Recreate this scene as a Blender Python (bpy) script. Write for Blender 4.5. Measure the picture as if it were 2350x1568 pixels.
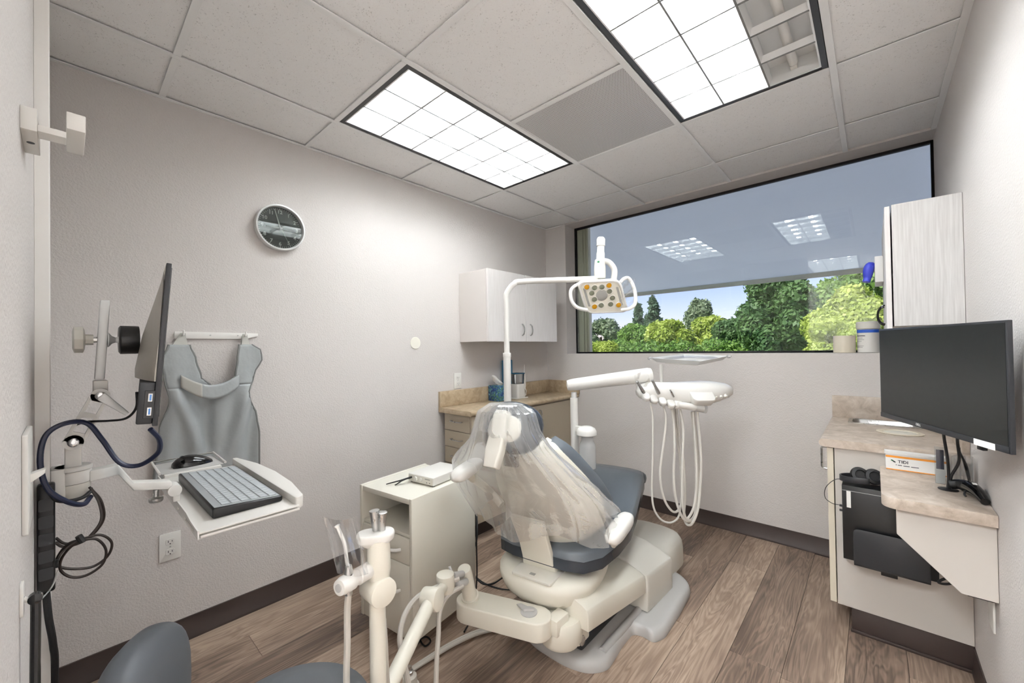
import bpy, bmesh, math, random
import numpy as np
from mathutils import Vector, Matrix, Quaternion

for o in list(bpy.data.objects):
    bpy.data.objects.remove(o)
random.seed(7)
rng = np.random.default_rng(7)
scene = bpy.context.scene
col = scene.collection

# ------------------------------------------------------------------ camera, sky, sun, exposure
F, YAW, PIT, ROL, PCX, PCY = 923.25, .7404, .011, -.0156, 1160.65, 790.03   # photo taken as 2350 x 1568
CAMZ = 1.279
cam_d = bpy.data.cameras.new('camera')
cam = bpy.data.objects.new('camera', cam_d)
col.objects.link(cam)
_r = Vector((math.cos(YAW), math.sin(YAW), 0))
_d = Vector((-math.sin(YAW), math.cos(YAW), 0))
_u = Vector((0, 0, 1))
_f = _d * math.cos(PIT) + _u * math.sin(PIT)
_u2 = -_d * math.sin(PIT) + _u * math.cos(PIT)
_R = _r * math.cos(ROL) + _u2 * math.sin(ROL)
_U = -_r * math.sin(ROL) + _u2 * math.cos(ROL)
mw = Matrix((_R, _U, -_f)).transposed().to_4x4()
mw.translation = (0, 0, CAMZ)
cam.matrix_world = mw
cam_d.sensor_width = 36.0
cam_d.lens = F / 2350 * 36.0
cam_d.shift_x = (1175 - PCX) / 2350
cam_d.shift_y = (PCY - 784) / 2350
cam_d.clip_start = .01
cam_d.clip_end = 500
scene.camera = cam

world = bpy.data.worlds.new('sky')
scene.world = world
world.use_nodes = True
wn = world.node_tree
wn.nodes.clear()
_o = wn.nodes.new('ShaderNodeOutputWorld')
_b = wn.nodes.new('ShaderNodeBackground')
_s = wn.nodes.new('ShaderNodeTexSky')
_s.sky_type = 'NISHITA'
_s.sun_disc = False
_s.sun_elevation = math.radians(52)
_s.sun_rotation = math.radians(200)
_s.air_density = 1.0
_s.dust_density = .3
_s.ozone_density = 3.0
_b.inputs['Strength'].default_value = SKY_STRENGTH = .144
_t = wn.nodes.new('ShaderNodeMixRGB'); _t.blend_type = 'MULTIPLY'; _t.inputs[0].default_value = 1.0
_t.inputs[2].default_value = (1.0, .80, 1.0, 1)
wn.links.new(_s.outputs[0], _t.inputs[1])
wn.links.new(_t.outputs[0], _b.inputs[0])
wn.links.new(_b.outputs[0], _o.inputs[0])

sun_d = bpy.data.lights.new('sun', 'SUN')
sun_d.energy = 5.1
sun_d.angle = math.radians(.6)
sun_d.color = (1, .95, .86)
sun = bpy.data.objects.new('sun', sun_d)
col.objects.link(sun)
# the sun stands behind the building (beyond the -Y side) and lights the trees from the front
sun.rotation_euler = Vector((.45, .95, -1.15)).to_track_quat('-Z', 'Y').to_euler()

TUBE_STRENGTH = 54.0
TUBE_DIM = 21.0 
TUBE_FILL = 185.0  # added fill lamps over the unseen passage
#        # dimmer lamps of the fixture by the left wall
vs = scene.view_settings
vs.view_transform = 'Standard'
vs.look = 'None'
vs.exposure = 0.50
vs.gamma = 1.0
vs.use_curve_mapping = False
cy_ = scene.cycles
cy_.max_bounces, cy_.diffuse_bounces, cy_.glossy_bounces, cy_.transmission_bounces = 7, 4, 3, 4
cy_.caustics_reflective = cy_.caustics_refractive = False
cy_.adaptive_threshold = .03
cy_.transparent_max_bounces = 18      # many thin clear sheets behind each other

# ------------------------------------------------------------------ helpers: pixels to directions
def ray(px, py):
    x, y = px - PCX, py - PCY
    x, y = x * math.cos(ROL) + y * math.sin(ROL), -x * math.sin(ROL) + y * math.cos(ROL)
    r, u2 = x / F, -y / F
    d = math.cos(PIT) - u2 * math.sin(PIT)
    u = math.sin(PIT) + u2 * math.cos(PIT)
    return Vector((r * math.cos(YAW) - d * math.sin(YAW), r * math.sin(YAW) + d * math.cos(YAW), u))
def on(ax, val, px, py):
    D = ray(px, py); i = 'XYZ'.index(ax); o = Vector((0, 0, CAMZ))
    return o + D * ((val - o[i]) / D[i])
def at(px, py, dep):
    D = ray(px, py)
    f = -D.x * math.sin(YAW) + D.y * math.cos(YAW)
    return Vector((0, 0, CAMZ)) + D * (dep / f)

# ------------------------------------------------------------------ helpers: meshes
ROOT = {}          # object name -> world matrix of its top-level thing
def catmull(pts, n=8, closed=False):
    P = [Vector(p) for p in pts]
    if len(P) < 3: return P
    out = []
    m = len(P)
    rngs = range(m) if closed else range(m - 1)
    for i in rngs:
        if closed: a, b, c, d = P[(i - 1) % m], P[i], P[(i + 1) % m], P[(i + 2) % m]
        else:
            b, c = P[i], P[i + 1]
            a = P[i - 1] if i else b * 2 - c
            d = P[i + 2] if i + 2 < m else c * 2 - b
        for k in range(n):
            t = k / n
            out.append(.5 * ((2 * b) + (c - a) * t + (2 * a - 5 * b + 4 * c - d) * t * t + (3 * b - a - 3 * c + d) * t ** 3))
    if not closed: out.append(P[-1].copy())
    return out
def arc(cx, cy, r, a0, a1, n=6):
    return [(cx + r * math.cos(math.radians(a0 + (a1 - a0) * k / n)), cy + r * math.sin(math.radians(a0 + (a1 - a0) * k / n))) for k in range(n + 1)]
def rrect(x0, x1, y0, y1, r, n=4):
    return arc(x1 - r, y0 + r, r, -90, 0, n) + arc(x1 - r, y1 - r, r, 0, 90, n) + arc(x0 + r, y1 - r, r, 90, 180, n) + arc(x0 + r, y0 + r, r, 180, 270, n)
def rpoly(pts, r, n=4):
    """2D polygon with rounded corners; r may be a list"""
    out = []; m = len(pts)
    for i in range(m):
        rr = r[i] if isinstance(r, (list, tuple)) else r
        p = Vector(pts[i]); a = Vector(pts[i - 1]); b = Vector(pts[(i + 1) % m])
        da, db = (a - p), (b - p)
        k = min(rr, da.length * .45, db.length * .45)
        if k < 1e-5: out.append(tuple(p)); continue
        s, e = p + da.normalized() * k, p + db.normalized() * k
        for j in range(n + 1):
            t = j / n
            q = s * (1 - t) ** 2 + p * 2 * t * (1 - t) + e * t * t
            out.append((q.x, q.y))
    return out

class MB:
    def __init__(self): self.v = []; self.f = []
    def add(self, v, f):
        k = len(self.v); self.v += [Vector(p) for p in v]; self.f += [tuple(i + k for i in q) for q in f]; return self
    def box(self, x0, x1, y0, y1, z0, z1):
        v = [(x, y, z) for z in (z0, z1) for y in (y0, y1) for x in (x0, x1)]
        return self.add(v, [(0, 2, 3, 1), (4, 5, 7, 6), (0, 1, 5, 4), (2, 6, 7, 3), (0, 4, 6, 2), (1, 3, 7, 5)])
    def hexa(self, p8):
        """8 corners: bottom 4 ccw, top 4 ccw"""
        return self.add(p8, [(3, 2, 1, 0), (4, 5, 6, 7), (0, 1, 5, 4), (1, 2, 6, 5), (2, 3, 7, 6), (3, 0, 4, 7)])
    def loft(self, rings, cap=True, closed=False):
        n = len(rings[0]); v = [p for r in rings for p in r]; f = []
        m = len(rings)
        for i in range(m if closed else m - 1):
            j = (i + 1) % m
            for k in range(n):
                l = (k + 1) % n
                f.append((i * n + k, i * n + l, j * n + l, j * n + k))
        if cap and not closed:
            f.append(tuple(reversed(range(n)))); f.append(tuple((m - 1) * n + k for k in range(n)))
        return self.add(v, f)
    def tube(self, pts, r, n=10, smooth=0, closed=False, cap=True):
        P = catmull(pts, smooth, closed) if smooth else [Vector(p) for p in pts]
        m = len(P); rings = []
        rad = r if callable(r) else (lambda t: r)
        t0 = (P[1] - P[0]).normalized()
        up = Vector((0, 0, 1)) if abs(t0.z) < .9 else Vector((1, 0, 0))
        nrm = t0.cross(up).normalized()
        for i in range(m):
            if closed: t = (P[(i + 1) % m] - P[i - 1]).normalized()
            else: t = (P[min(i + 1, m - 1)] - P[max(i - 1, 0)]).normalized()
            nrm = (nrm - t * nrm.dot(t))
            nrm = nrm.normalized() if nrm.length > 1e-6 else t.orthogonal().normalized()
            b = t.cross(nrm); rr = rad(i / max(1, m - 1))
            rings.append([P[i] + (nrm * math.cos(2 * math.pi * k / n) + b * math.sin(2 * math.pi * k / n)) * rr for k in range(n)])
        return self.loft(rings, cap, closed)
    def cyl(self, p, q, r, r2=None, n=20):
        p, q = Vector(p), Vector(q); r2 = r if r2 is None else r2
        return self.tube([p, q], lambda t: r + (r2 - r) * t, n)
    def revolve(self, base, axis, prof, n=24):
        """prof: list of (radius, distance along axis)"""
        a = Vector(axis).normalized(); u = a.orthogonal().normalized(); w = a.cross(u); b = Vector(base)
        return self.loft([[b + a * h + (u * math.cos(2 * math.pi * k / n) + w * math.sin(2 * math.pi * k / n)) * max(r, 1e-4) for k in range(n)] for r, h in prof])
    def prism(self, poly, frame, a, b):
        """poly 2D; frame = (origin, ex, ey, en); extruded from a to b along en"""
        o, ex, ey, en = [Vector(q) for q in frame]
        return self.loft([[o + ex * x + ey * y + en * h for x, y in poly] for h in (a, b)])
    def zprism(self, poly, z0, z1): return self.prism(poly, ((0, 0, 0), (1, 0, 0), (0, 1, 0), (0, 0, 1)), z0, z1)
    def ell(self, c, rx, ry, rz, nu=20, nv=12, e=1.0, rot=None):
        c = Vector(c); rings = []
        sp = lambda t, k: math.copysign(abs(t) ** k, t)
        for j in range(nv + 1):
            ph = -math.pi / 2 + math.pi * j / nv
            ph = max(-math.pi / 2 + .02, min(math.pi / 2 - .02, ph))
            ring = []
            for k in range(nu):
                th = 2 * math.pi * k / nu
                p = Vector((rx * sp(math.cos(ph), e) * sp(math.cos(th), e), ry * sp(math.cos(ph), e) * sp(math.sin(th), e), rz * sp(math.sin(ph), e)))
                ring.append(c + (rot @ p if rot else p))
            rings.append(ring)
        return self.loft(rings)
    def grid(self, fn, nu, nv):
        v = [fn(i / nu, j / nv) for j in range(nv + 1) for i in range(nu + 1)]
        f = [(j * (nu + 1) + i, j * (nu + 1) + i + 1, (j + 1) * (nu + 1) + i + 1, (j + 1) * (nu + 1) + i) for j in range(nv) for i in range(nu)]
        return self.add(v, f)
    def text(self, s, size, frame, depth=.0004, align='CENTER', bold=0):
        cu = bpy.data.curves.new('t', 'FONT'); cu.body = s; cu.size = size; cu.align_x = align; cu.align_y = 'CENTER'
        cu.extrude = depth; cu.resolution_u = 3; cu.offset = bold
        ob = bpy.data.objects.new('t', cu); col.objects.link(ob)
        me = ob.to_mesh()
        o, ex, ey = [Vector(q) for q in frame[:3]]; en = ex.cross(ey)
        self.add([o + ex * p.co.x + ey * p.co.y + en * p.co.z for p in me.vertices], [tuple(q.vertices) for q in me.polygons])
        ob.to_mesh_clear(); bpy.data.objects.remove(ob); bpy.data.curves.remove(cu)
        return self
    def xf(self, M):
        self.v = [M @ p for p in self.v]; return self
    def mesh(self, name, mat, bevel=0, seg=2, sub=0, smooth=35, inv=None, fixn=True, bang=28):
        bm = bmesh.new()
        vs_ = [bm.verts.new(p if inv is None else inv @ p) for p in self.v]
        for q in self.f:
            try: bm.faces.new([vs_[i] for i in q])
            except ValueError: pass
        bmesh.ops.remove_doubles(bm, verts=bm.verts, dist=1e-6)
        if fixn: bmesh.ops.recalc_face_normals(bm, faces=bm.faces)
        if bevel > 0:
            es = [e for e in bm.edges if len(e.link_faces) == 2 and e.calc_face_angle(0) > math.radians(bang)]
            bmesh.ops.bevel(bm, geom=es, offset=bevel, segments=seg, profile=.5, affect='EDGES', clamp_overlap=True)
        if sub:
            pass
        me = bpy.data.meshes.new(name); bm.to_mesh(me); bm.free()
        me.materials.append(MAT[mat] if isinstance(mat, str) else mat)
        if smooth:
            me.shade_smooth(); me.set_sharp_from_angle(angle=math.radians(smooth))
        return me
    def part(self, name, mat, parent, label=None, kind=None, local=False, **kw):
        """a part (or sub-part) of a thing; geometry given in world coordinates unless local"""
        Mr = ROOT.get(parent.name, Matrix())
        me = self.mesh(name, mat, inv=None if local else Mr.inverted(), **kw)
        o = bpy.data.objects.new(name, me); col.objects.link(o); o.parent = parent
        ROOT[o.name] = Mr
        if label: o['label'] = label
        if kind: o['kind'] = kind
        return o
    def thing(self, name, mat, label, cat, group=None, kind=None, origin=None, **kw):
        """a thing that is one mesh; its origin is put at its base"""
        vs_ = self.v
        if origin is None:
            xs = [p.x for p in vs_]; ys = [p.y for p in vs_]; zs = [p.z for p in vs_]
            origin = Vector(((min(xs) + max(xs)) / 2, (min(ys) + max(ys)) / 2, min(zs)))
        Mr = Matrix.Translation(origin)
        me = self.mesh(name, mat, inv=Mr.inverted(), **kw)
        o = bpy.data.objects.new(name, me); col.objects.link(o); o.location = origin
        ROOT[o.name] = Mr
        tag(o, label, cat, group, kind)
        return o
    def struct(self, name, mat, **kw):
        me = self.mesh(name, mat, **kw)
        o = bpy.data.objects.new(name, me); col.objects.link(o); o['kind'] = 'structure'
        ROOT[o.name] = Matrix()
        return o
def tag(o, label=None, cat=None, group=None, kind=None):
    if label: o['label'] = label
    if cat: o['category'] = cat
    if group: o['group'] = group
    if kind: o['kind'] = kind
def thing(name, label, cat, loc=(0, 0, 0), rotz=0, group=None):
    o = bpy.data.objects.new(name, None); col.objects.link(o)
    o.location = loc; o.rotation_euler = (0, 0, rotz); o.empty_display_size = .05
    ROOT[o.name] = Matrix.Translation(Vector(loc)) @ Matrix.Rotation(rotz, 4, 'Z')
    tag(o, label, cat, group)
    return o
def link_copy(src, parent=None, **kw):
    c = src.copy(); col.objects.link(c); c.parent = parent
    return c

# ------------------------------------------------------------------ helpers: materials
MAT = {}
def lin(c):
    return tuple((v / 255 / 12.92) if v / 255 <= .04045 else ((v / 255 + .055) / 1.055) ** 2.4 for v in c) + (1,)
def mat(name, rgb, rough=.5, metal=0, bump=None, spec=.5, coat=0, trans=0, sub=0, alpha=1):
    m = bpy.data.materials.new(name); m.use_nodes = True; MAT[name] = m
    p = m.node_tree.nodes['Principled BSDF']
    p.inputs['Base Color'].default_value = lin(rgb)
    p.inputs['Roughness'].default_value = rough
    p.inputs['Metallic'].default_value = metal
    p.inputs['Specular IOR Level'].default_value = spec
    p.inputs['Coat Weight'].default_value = coat
    p.inputs['Transmission Weight'].default_value = trans
    nt = m.node_tree
    tc = nt.nodes.new('ShaderNodeTexCoord')
    # every material gets a fine procedural variation
    nz = nt.nodes.new('ShaderNodeTexNoise'); nz.inputs['Scale'].default_value = bump[0] if bump else 60; nz.inputs['Detail'].default_value = 3
    nt.links.new(tc.outputs['Object'], nz.inputs['Vector'])
    if bump:
        b = nt.nodes.new('ShaderNodeBump'); b.inputs['Strength'].default_value = bump[1]; b.inputs['Distance'].default_value = bump[2] if len(bump) > 2 else .002
        nt.links.new(nz.outputs['Fac'], b.inputs['Height']); nt.links.new(b.outputs[0], p.inputs['Normal'])
    else:
        mr = nt.nodes.new('ShaderNodeMapRange'); mr.inputs['To Min'].default_value = max(0, rough - .03); mr.inputs['To Max'].default_value = min(1, rough + .03)
        nt.links.new(nz.outputs['Fac'], mr.inputs['Value']); nt.links.new(mr.outputs[0], p.inputs['Roughness'])
    return m
def ramp_colour(m, tex_out, stops):
    nt = m.node_tree; r = nt.nodes.new('ShaderNodeValToRGB')
    el = r.color_ramp.elements
    while len(el) < len(stops): el.new(.5)
    for e, (p, c) in zip(el, stops): e.position = p; e.color = lin(c)
    nt.links.new(tex_out, r.inputs[0])
    nt.links.new(r.outputs[0], nt.nodes['Principled BSDF'].inputs['Base Color'])
    return r
def noise_node(m, scale, detail=4, coord='Object', stretch=None, dist=0, rough=.5):
    nt = m.node_tree; tc = nt.nodes.new('ShaderNodeTexCoord'); n = nt.nodes.new('ShaderNodeTexNoise')
    n.inputs['Scale'].default_value = scale; n.inputs['Detail'].default_value = detail; n.inputs['Distortion'].default_value = dist; n.inputs['Roughness'].default_value = rough
    src = tc.outputs[coord]
    if stretch:
        mp = nt.nodes.new('ShaderNodeMapping'); mp.inputs['Scale'].default_value = stretch
        nt.links.new(src, mp.inputs[0]); src = mp.outputs[0]
    nt.links.new(src, n.inputs['Vector'])
    return n

mat('wall_paint', (213, 207, 203), .75, bump=(150, .55, .004), spec=.3)
mat('trim_white', (242, 239, 234), .45)
mat('white_plastic', (228, 225, 219), .35)
mat('cream_plastic', (226, 221, 207), .38)
mat('cream_laminate', (231, 227, 214), .42)
mat('light_plastic', (222, 218, 208), .4)
mat('grey_plastic', (186, 184, 181), .42)
mat('dark_plastic', (38, 39, 42), .42)
mat('black_plastic', (16, 16, 17), .38)
mat('black_gloss', (12, 12, 13), .12)
mat('black_rubber', (24, 24, 25), .6)
mat('black_gasket', (12, 12, 12), .5)
mat('chrome', (205, 205, 205), .16, 1)
mat('steel', (190, 190, 188), .28, 1)
mat('silver_paint', (222, 222, 220), .38, .25)
mat('slate_vinyl', (88, 94, 100), .36, bump=(220, .08, .001))
mat('stool_vinyl', (92, 96, 101), .5, bump=(220, .06, .001))
mat('navy_vinyl', (50, 56, 63), .26, bump=(30, .12, .004))
mat('baseboard_rubber', (58, 47, 43), .45)
mat('upper_cab', (220, 213, 208), .5)
mat('tan_laminate', (176, 164, 144), .5, bump=(90, .05, .001))
mat('greige_laminate', (204, 197, 189), .5)
mat('putty_edge', (222, 212, 192), .5)
mat('hose_grey', (198, 193, 184), .45)
mat('hose_white', (226, 222, 214), .4)
mat('paper', (240, 238, 233), .7)
mat('cardboard_white', (235, 233, 230), .5)
mat('orange_print', (222, 140, 40), .5)
mat('ink', (40, 42, 52), .5)
mat('blue_print', (40, 90, 190), .4)
mat('glove_blue', (60, 70, 190), .5)
mat('cable_blue', (26, 34, 62), .38)
mat('cable_brown', (40, 30, 25), .4)
mat('amber_lens', (196, 140, 20), .15)
mat('led_lens', (120, 122, 104), .12)
mat('lens_grey', (158, 156, 150), .35)
mat('tan_mullion', (240, 231, 206), .5)
mat('window_film_tan', (190, 180, 150), .5)
mat('dark_wood_mullion', (120, 92, 60), .6)
mat('door_white', (226, 222, 216), .5)
mat('clock_face', (62, 61, 57), .35)
mat('fixture_black', (40, 39, 38), .4)
mat('louver_white', (238, 238, 236), .32, spec=.6)
mat('tee_white', (240, 239, 237), .5)
mat('almond', (238, 234, 222), .4)
mat('usb_blue', (60, 120, 190), .4)

# textured wood grain for the upper cabinet on the right, vertical strokes
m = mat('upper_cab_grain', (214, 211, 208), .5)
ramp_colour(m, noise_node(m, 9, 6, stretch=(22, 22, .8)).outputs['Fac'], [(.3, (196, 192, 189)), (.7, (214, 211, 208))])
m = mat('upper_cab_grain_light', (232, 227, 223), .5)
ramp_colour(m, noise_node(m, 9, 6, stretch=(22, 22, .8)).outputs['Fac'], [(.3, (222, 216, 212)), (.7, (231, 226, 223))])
def stone(name, stops):
    m = mat(name, stops[0][1], .42)
    ramp_colour(m, noise_node(m, 16, 9, dist=.6, rough=.68).outputs['Fac'], stops)
stone('countertop_tan', [(.3, (152, 132, 106)), (.5, (180, 160, 132)), (.72, (201, 184, 158))])
stone('countertop_grey', [(.3, (162, 146, 130)), (.5, (190, 175, 160)), (.72, (214, 202, 190))])

# luxury vinyl planks: tone per plank, grain along the plank
m = mat('plank', (150, 128, 110), .42)
nt = m.node_tree
oi = nt.nodes.new('ShaderNodeObjectInfo')
tc = nt.nodes.new('ShaderNodeTexCoord')
off = nt.nodes.new('ShaderNodeVectorMath'); off.operation = 'SCALE'
cmb = nt.nodes.new('ShaderNodeCombineXYZ')
for k in range(3): nt.links.new(oi.outputs['Random'], cmb.inputs[k])
off.inputs['Scale'].default_value = 37.0; nt.links.new(cmb.outputs[0], off.inputs[0])
addv = nt.nodes.new('ShaderNodeVectorMath'); addv.operation = 'ADD'
nt.links.new(tc.outputs['Object'], addv.inputs[0]); nt.links.new(off.outputs[0], addv.inputs[1])
mp = nt.nodes.new('ShaderNodeMapping'); mp.inputs['Scale'].default_value = (9, .9, 9)
nt.links.new(addv.outputs[0], mp.inputs[0])
g1 = nt.nodes.new('ShaderNodeTexNoise'); g1.inputs['Scale'].default_value = 1.6; g1.inputs['Detail'].default_value = 3; g1.inputs['Distortion'].default_value = .9
nt.links.new(mp.outputs[0], g1.inputs['Vector'])
wv = nt.nodes.new('ShaderNodeMath'); wv.operation = 'MULTIPLY'; wv.inputs[1].default_value = 62
nt.links.new(g1.outputs['Fac'], wv.inputs[0])
sn = nt.nodes.new('ShaderNodeMath'); sn.operation = 'SINE'; nt.links.new(wv.outputs[0], sn.inputs[0])
mp2 = nt.nodes.new('ShaderNodeMapping'); mp2.inputs['Scale'].default_value = (150, 5, 150); nt.links.new(addv.outputs[0], mp2.inputs[0])
g2 = nt.nodes.new('ShaderNodeTexNoise'); g2.inputs['Scale'].default_value = 1.0; g2.inputs['Detail'].default_value = 5; nt.links.new(mp2.outputs[0], g2.inputs['Vector'])
mp3 = nt.nodes.new('ShaderNodeMapping'); mp3.inputs['Scale'].default_value = (5, 1.1, 5); nt.links.new(addv.outputs[0], mp3.inputs[0])
g3 = nt.nodes.new('ShaderNodeTexNoise'); g3.inputs['Scale'].default_value = 1.3; g3.inputs['Detail'].default_value = 4; nt.links.new(mp3.outputs[0], g3.inputs['Vector'])
def mth(op, a, b):
    n = nt.nodes.new('ShaderNodeMath'); n.operation = op
    for i, q in enumerate((a, b)):
        if isinstance(q, (int, float)): n.inputs[i].default_value = q
        else: nt.links.new(q, n.inputs[i])
    return n.outputs[0]
val = mth('ADD', mth('MULTIPLY', sn.outputs[0], .07), mth('MULTIPLY', g2.outputs['Fac'], .34))
val = mth('ADD', val, mth('MULTIPLY', g3.outputs['Fac'], .62))
val = mth('ADD', val, mth('MULTIPLY', mth('SUBTRACT', oi.outputs['Random'], .5), .34))
r = nt.nodes.new('ShaderNodeValToRGB'); el = r.color_ramp.elements
el.new(.5)
for e, (p, c) in zip(el, [(.22, (90, 74, 63)), (.47, (142, 121, 105)), (.76, (190, 168, 148))]): e.position = p; e.color = lin(c)
nt.links.new(val, r.inputs[0]); nt.links.new(r.outputs[0], nt.nodes['Principled BSDF'].inputs['Base Color'])
bp = nt.nodes.new('ShaderNodeBump'); bp.inputs['Strength'].default_value = .12; bp.inputs['Distance'].default_value = .001
nt.links.new(g2.outputs['Fac'], bp.inputs['Height']); nt.links.new(bp.outputs[0], nt.nodes['Principled BSDF'].inputs['Normal'])

# mineral fibre ceiling tile with pits
m = mat('ceiling_tile', (228, 226, 223), .85, spec=.2)
nt = m.node_tree
a = noise_node(m, 210, 2, coord='Object'); b2 = noise_node(m, 26, 2)
mx = nt.nodes.new('ShaderNodeMath'); mx.operation = 'ADD'
sc_ = nt.nodes.new('ShaderNodeMath'); sc_.operation = 'MULTIPLY'; sc_.inputs[1].default_value = .22
nt.links.new(b2.outputs['Fac'], sc_.inputs[0]); nt.links.new(a.outputs['Fac'], mx.inputs[0]); nt.links.new(sc_.outputs[0], mx.inputs[1])
ramp_colour(m, mx.outputs[0], [(.38, (205, 202, 199)), (.45, (243, 241, 239)), (1, (246, 245, 243))])
bp = nt.nodes.new('ShaderNodeBump'); bp.inputs['Strength'].default_value = .5; bp.inputs['Distance'].default_value = .002
mr = nt.nodes.new('ShaderNodeMapRange'); mr.inputs['From Min'].default_value = .38; mr.inputs['From Max'].default_value = .5
nt.links.new(mx.outputs[0], mr.inputs['Value']); nt.links.new(mr.outputs[0], bp.inputs['Height'])
nt.links.new(bp.outputs[0], nt.nodes['Principled BSDF'].inputs['Normal'])

# perforated return grille: rows of small dark holes
m = mat('perforated', (176, 174, 172), .45)
nt = m.node_tree; tc = nt.nodes.new('ShaderNodeTexCoord'); mp = nt.nodes.new('ShaderNodeMapping')
mp.inputs['Scale'].default_value = (140, 140, 140); nt.links.new(tc.outputs['Object'], mp.inputs[0])
sx = nt.nodes.new('ShaderNodeSeparateXYZ'); nt.links.new(mp.outputs[0], sx.inputs[0])
def mth2(op, a, b=None):
    n = nt.nodes.new('ShaderNodeMath'); n.operation = op
    for i, q in enumerate((a, b)):
        if q is None: continue
        if isinstance(q, (int, float)): n.inputs[i].default_value = q
        else: nt.links.new(q, n.inputs[i])
    return n.outputs[0]
fy = mth2('FLOOR', sx.outputs[1])
ox = mth2('MULTIPLY', mth2('MODULO', fy, 2.0), .5)
fx = mth2('SUBTRACT', mth2('FRACT', mth2('ADD', sx.outputs[0], ox)), .5)
fy2 = mth2('SUBTRACT', mth2('FRACT', sx.outputs[1]), .5)
d2 = mth2('ADD', mth2('MULTIPLY', fx, fx), mth2('MULTIPLY', fy2, fy2))
ramp_colour(m, d2, [(.09, (96, 94, 93)), (.14, (226, 224, 222))])

# fluorescent tubes
for nm, st in (('tube_on', TUBE_STRENGTH), ('tube_dim', TUBE_DIM), ('tube_fill', TUBE_FILL)):
    m = bpy.data.materials.new(nm); m.use_nodes = True; MAT[nm] = m
    p = m.node_tree.nodes['Principled BSDF']; p.inputs['Base Color'].default_value = lin((255, 252, 244))
    p.inputs['Emission Color'].default_value = (.90, .955, 1.0, 1); p.inputs['Emission Strength'].default_value = st

def clear_film(name, rgb, haze, gloss_rough, bump=None, ior=1.45, mixmul=1.0, tint=None):
    """thin clear sheet: straight-through transparency, a little diffuse haze, Fresnel gloss"""
    m = bpy.data.materials.new(name); m.use_nodes = True; MAT[name] = m
    nt = m.node_tree; nt.nodes.clear()
    out = nt.nodes.new('ShaderNodeOutputMaterial'); tr = nt.nodes.new('ShaderNodeBsdfTransparent'); gl = nt.nodes.new('ShaderNodeBsdfGlossy'); df = nt.nodes.new('ShaderNodeBsdfTranslucent'); d2 = nt.nodes.new('ShaderNodeBsdfDiffuse')
    tr.inputs[0].default_value = lin(rgb)
    df.inputs[0].default_value = d2.inputs[0].default_value = (.97, .97, .96, 1) if not tint else lin(tint)
    gl.inputs['Roughness'].default_value = gloss_rough
    fr = nt.nodes.new('ShaderNodeFresnel'); fr.inputs['IOR'].default_value = ior
    dd = nt.nodes.new('ShaderNodeMixShader'); dd.inputs[0].default_value = .5; nt.links.new(df.outputs[0], dd.inputs[1]); nt.links.new(d2.outputs[0], dd.inputs[2])
    m1 = nt.nodes.new('ShaderNodeMixShader'); m1.inputs[0].default_value = haze
    nt.links.new(tr.outputs[0], m1.inputs[1]); nt.links.new(dd.outputs[0], m1.inputs[2])
    mm = nt.nodes.new('ShaderNodeMath'); mm.operation = 'MULTIPLY'; mm.inputs[1].default_value = mixmul; nt.links.new(fr.outputs[0], mm.inputs[0])
    m2 = nt.nodes.new('ShaderNodeMixShader'); nt.links.new(mm.outputs[0], m2.inputs[0])
    nt.links.new(m1.outputs[0], m2.inputs[1]); nt.links.new(gl.outputs[0], m2.inputs[2])
    nt.links.new(m2.outputs[0], out.inputs[0])
    if bump:
        tc = nt.nodes.new('ShaderNodeTexCoord'); nz = nt.nodes.new('ShaderNodeTexNoise'); nz.inputs['Scale'].default_value = bump[0]; nz.inputs['Detail'].default_value = 4; nz.inputs['Distortion'].default_value = 1.2
        b = nt.nodes.new('ShaderNodeBump'); b.inputs['Strength'].default_value = bump[1]; b.inputs['Distance'].default_value = bump[2]
        nt.links.new(tc.outputs['Object'], nz.inputs['Vector']); nt.links.new(nz.outputs['Fac'], b.inputs['Height'])
        for q in (gl, fr, df, d2): nt.links.new(b.outputs[0], q.inputs['Normal'])
    return m
clear_film('window_glass', (246, 250, 249), 0.0, .0, ior=1.5)
clear_film('plastic_film', (253, 253, 253), .27, .2, bump=(14, .28, .008), mixmul=.42)
clear_film('thin_sleeve', (253, 253, 253), .07, .15, bump=(16, .3, .006), mixmul=.4)
clear_film('clear_acrylic', (240, 242, 242), .06, .05, mixmul=1.0)
clear_film('clear_blue', (150, 205, 232), .45, .1, mixmul=.8, tint=(110, 185, 225))
clear_film('frosted_bottle', (235, 235, 232), .75, .25, mixmul=.6)
# ================================================================== the room
XL, XR, YB, ZC, YN = -2.289, .266, 3.089, 2.404, -.045
WT = .15
YD = -1.70            # wall behind the camera, across the passage
GX = [-1.9293 + .6096 * k for k in range(-1, 4)]
GY = [.8958 + .6096 * k for k in range(-4, 4)]
YG, ZS = YB + .165, 1.222          # window glass plane, sill height
XW0 = -2.065                        # left side of the window opening

# walls
MB().box(XL - WT, XL, YN - .12, YB + WT + .05, 0, ZC + .25).struct('wall_left', 'wall_paint')
w = MB()
w.box(XL, XR, YB, YB + .215, 0, ZS)                 # below the window
w.box(XL, XW0, YB, YB + .215, ZS, ZC + .25)         # left of the window
w.box(XW0, XR, YB, YB + .215, ZC - .004, ZC + .25)  # head
wb = w.struct('wall_back', 'wall_paint', smooth=0)
MB().box(XR, XR + WT, YD - .1, YB + .215, 0, ZC + .25).struct('wall_right', 'wall_paint')
MB().box(XL, -.62, YN - .12, YN, 0, ZC + .25).struct('wall_near', 'wall_paint')
MB().box(-1.6, -1.5, YD, YN - .12, 0, ZC + .25).struct('wall_passage', 'wall_paint')
MB().box(-1.6, XR, YD - .1, YD, 0, ZC + .25).struct('wall_rear', 'wall_paint')

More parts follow.
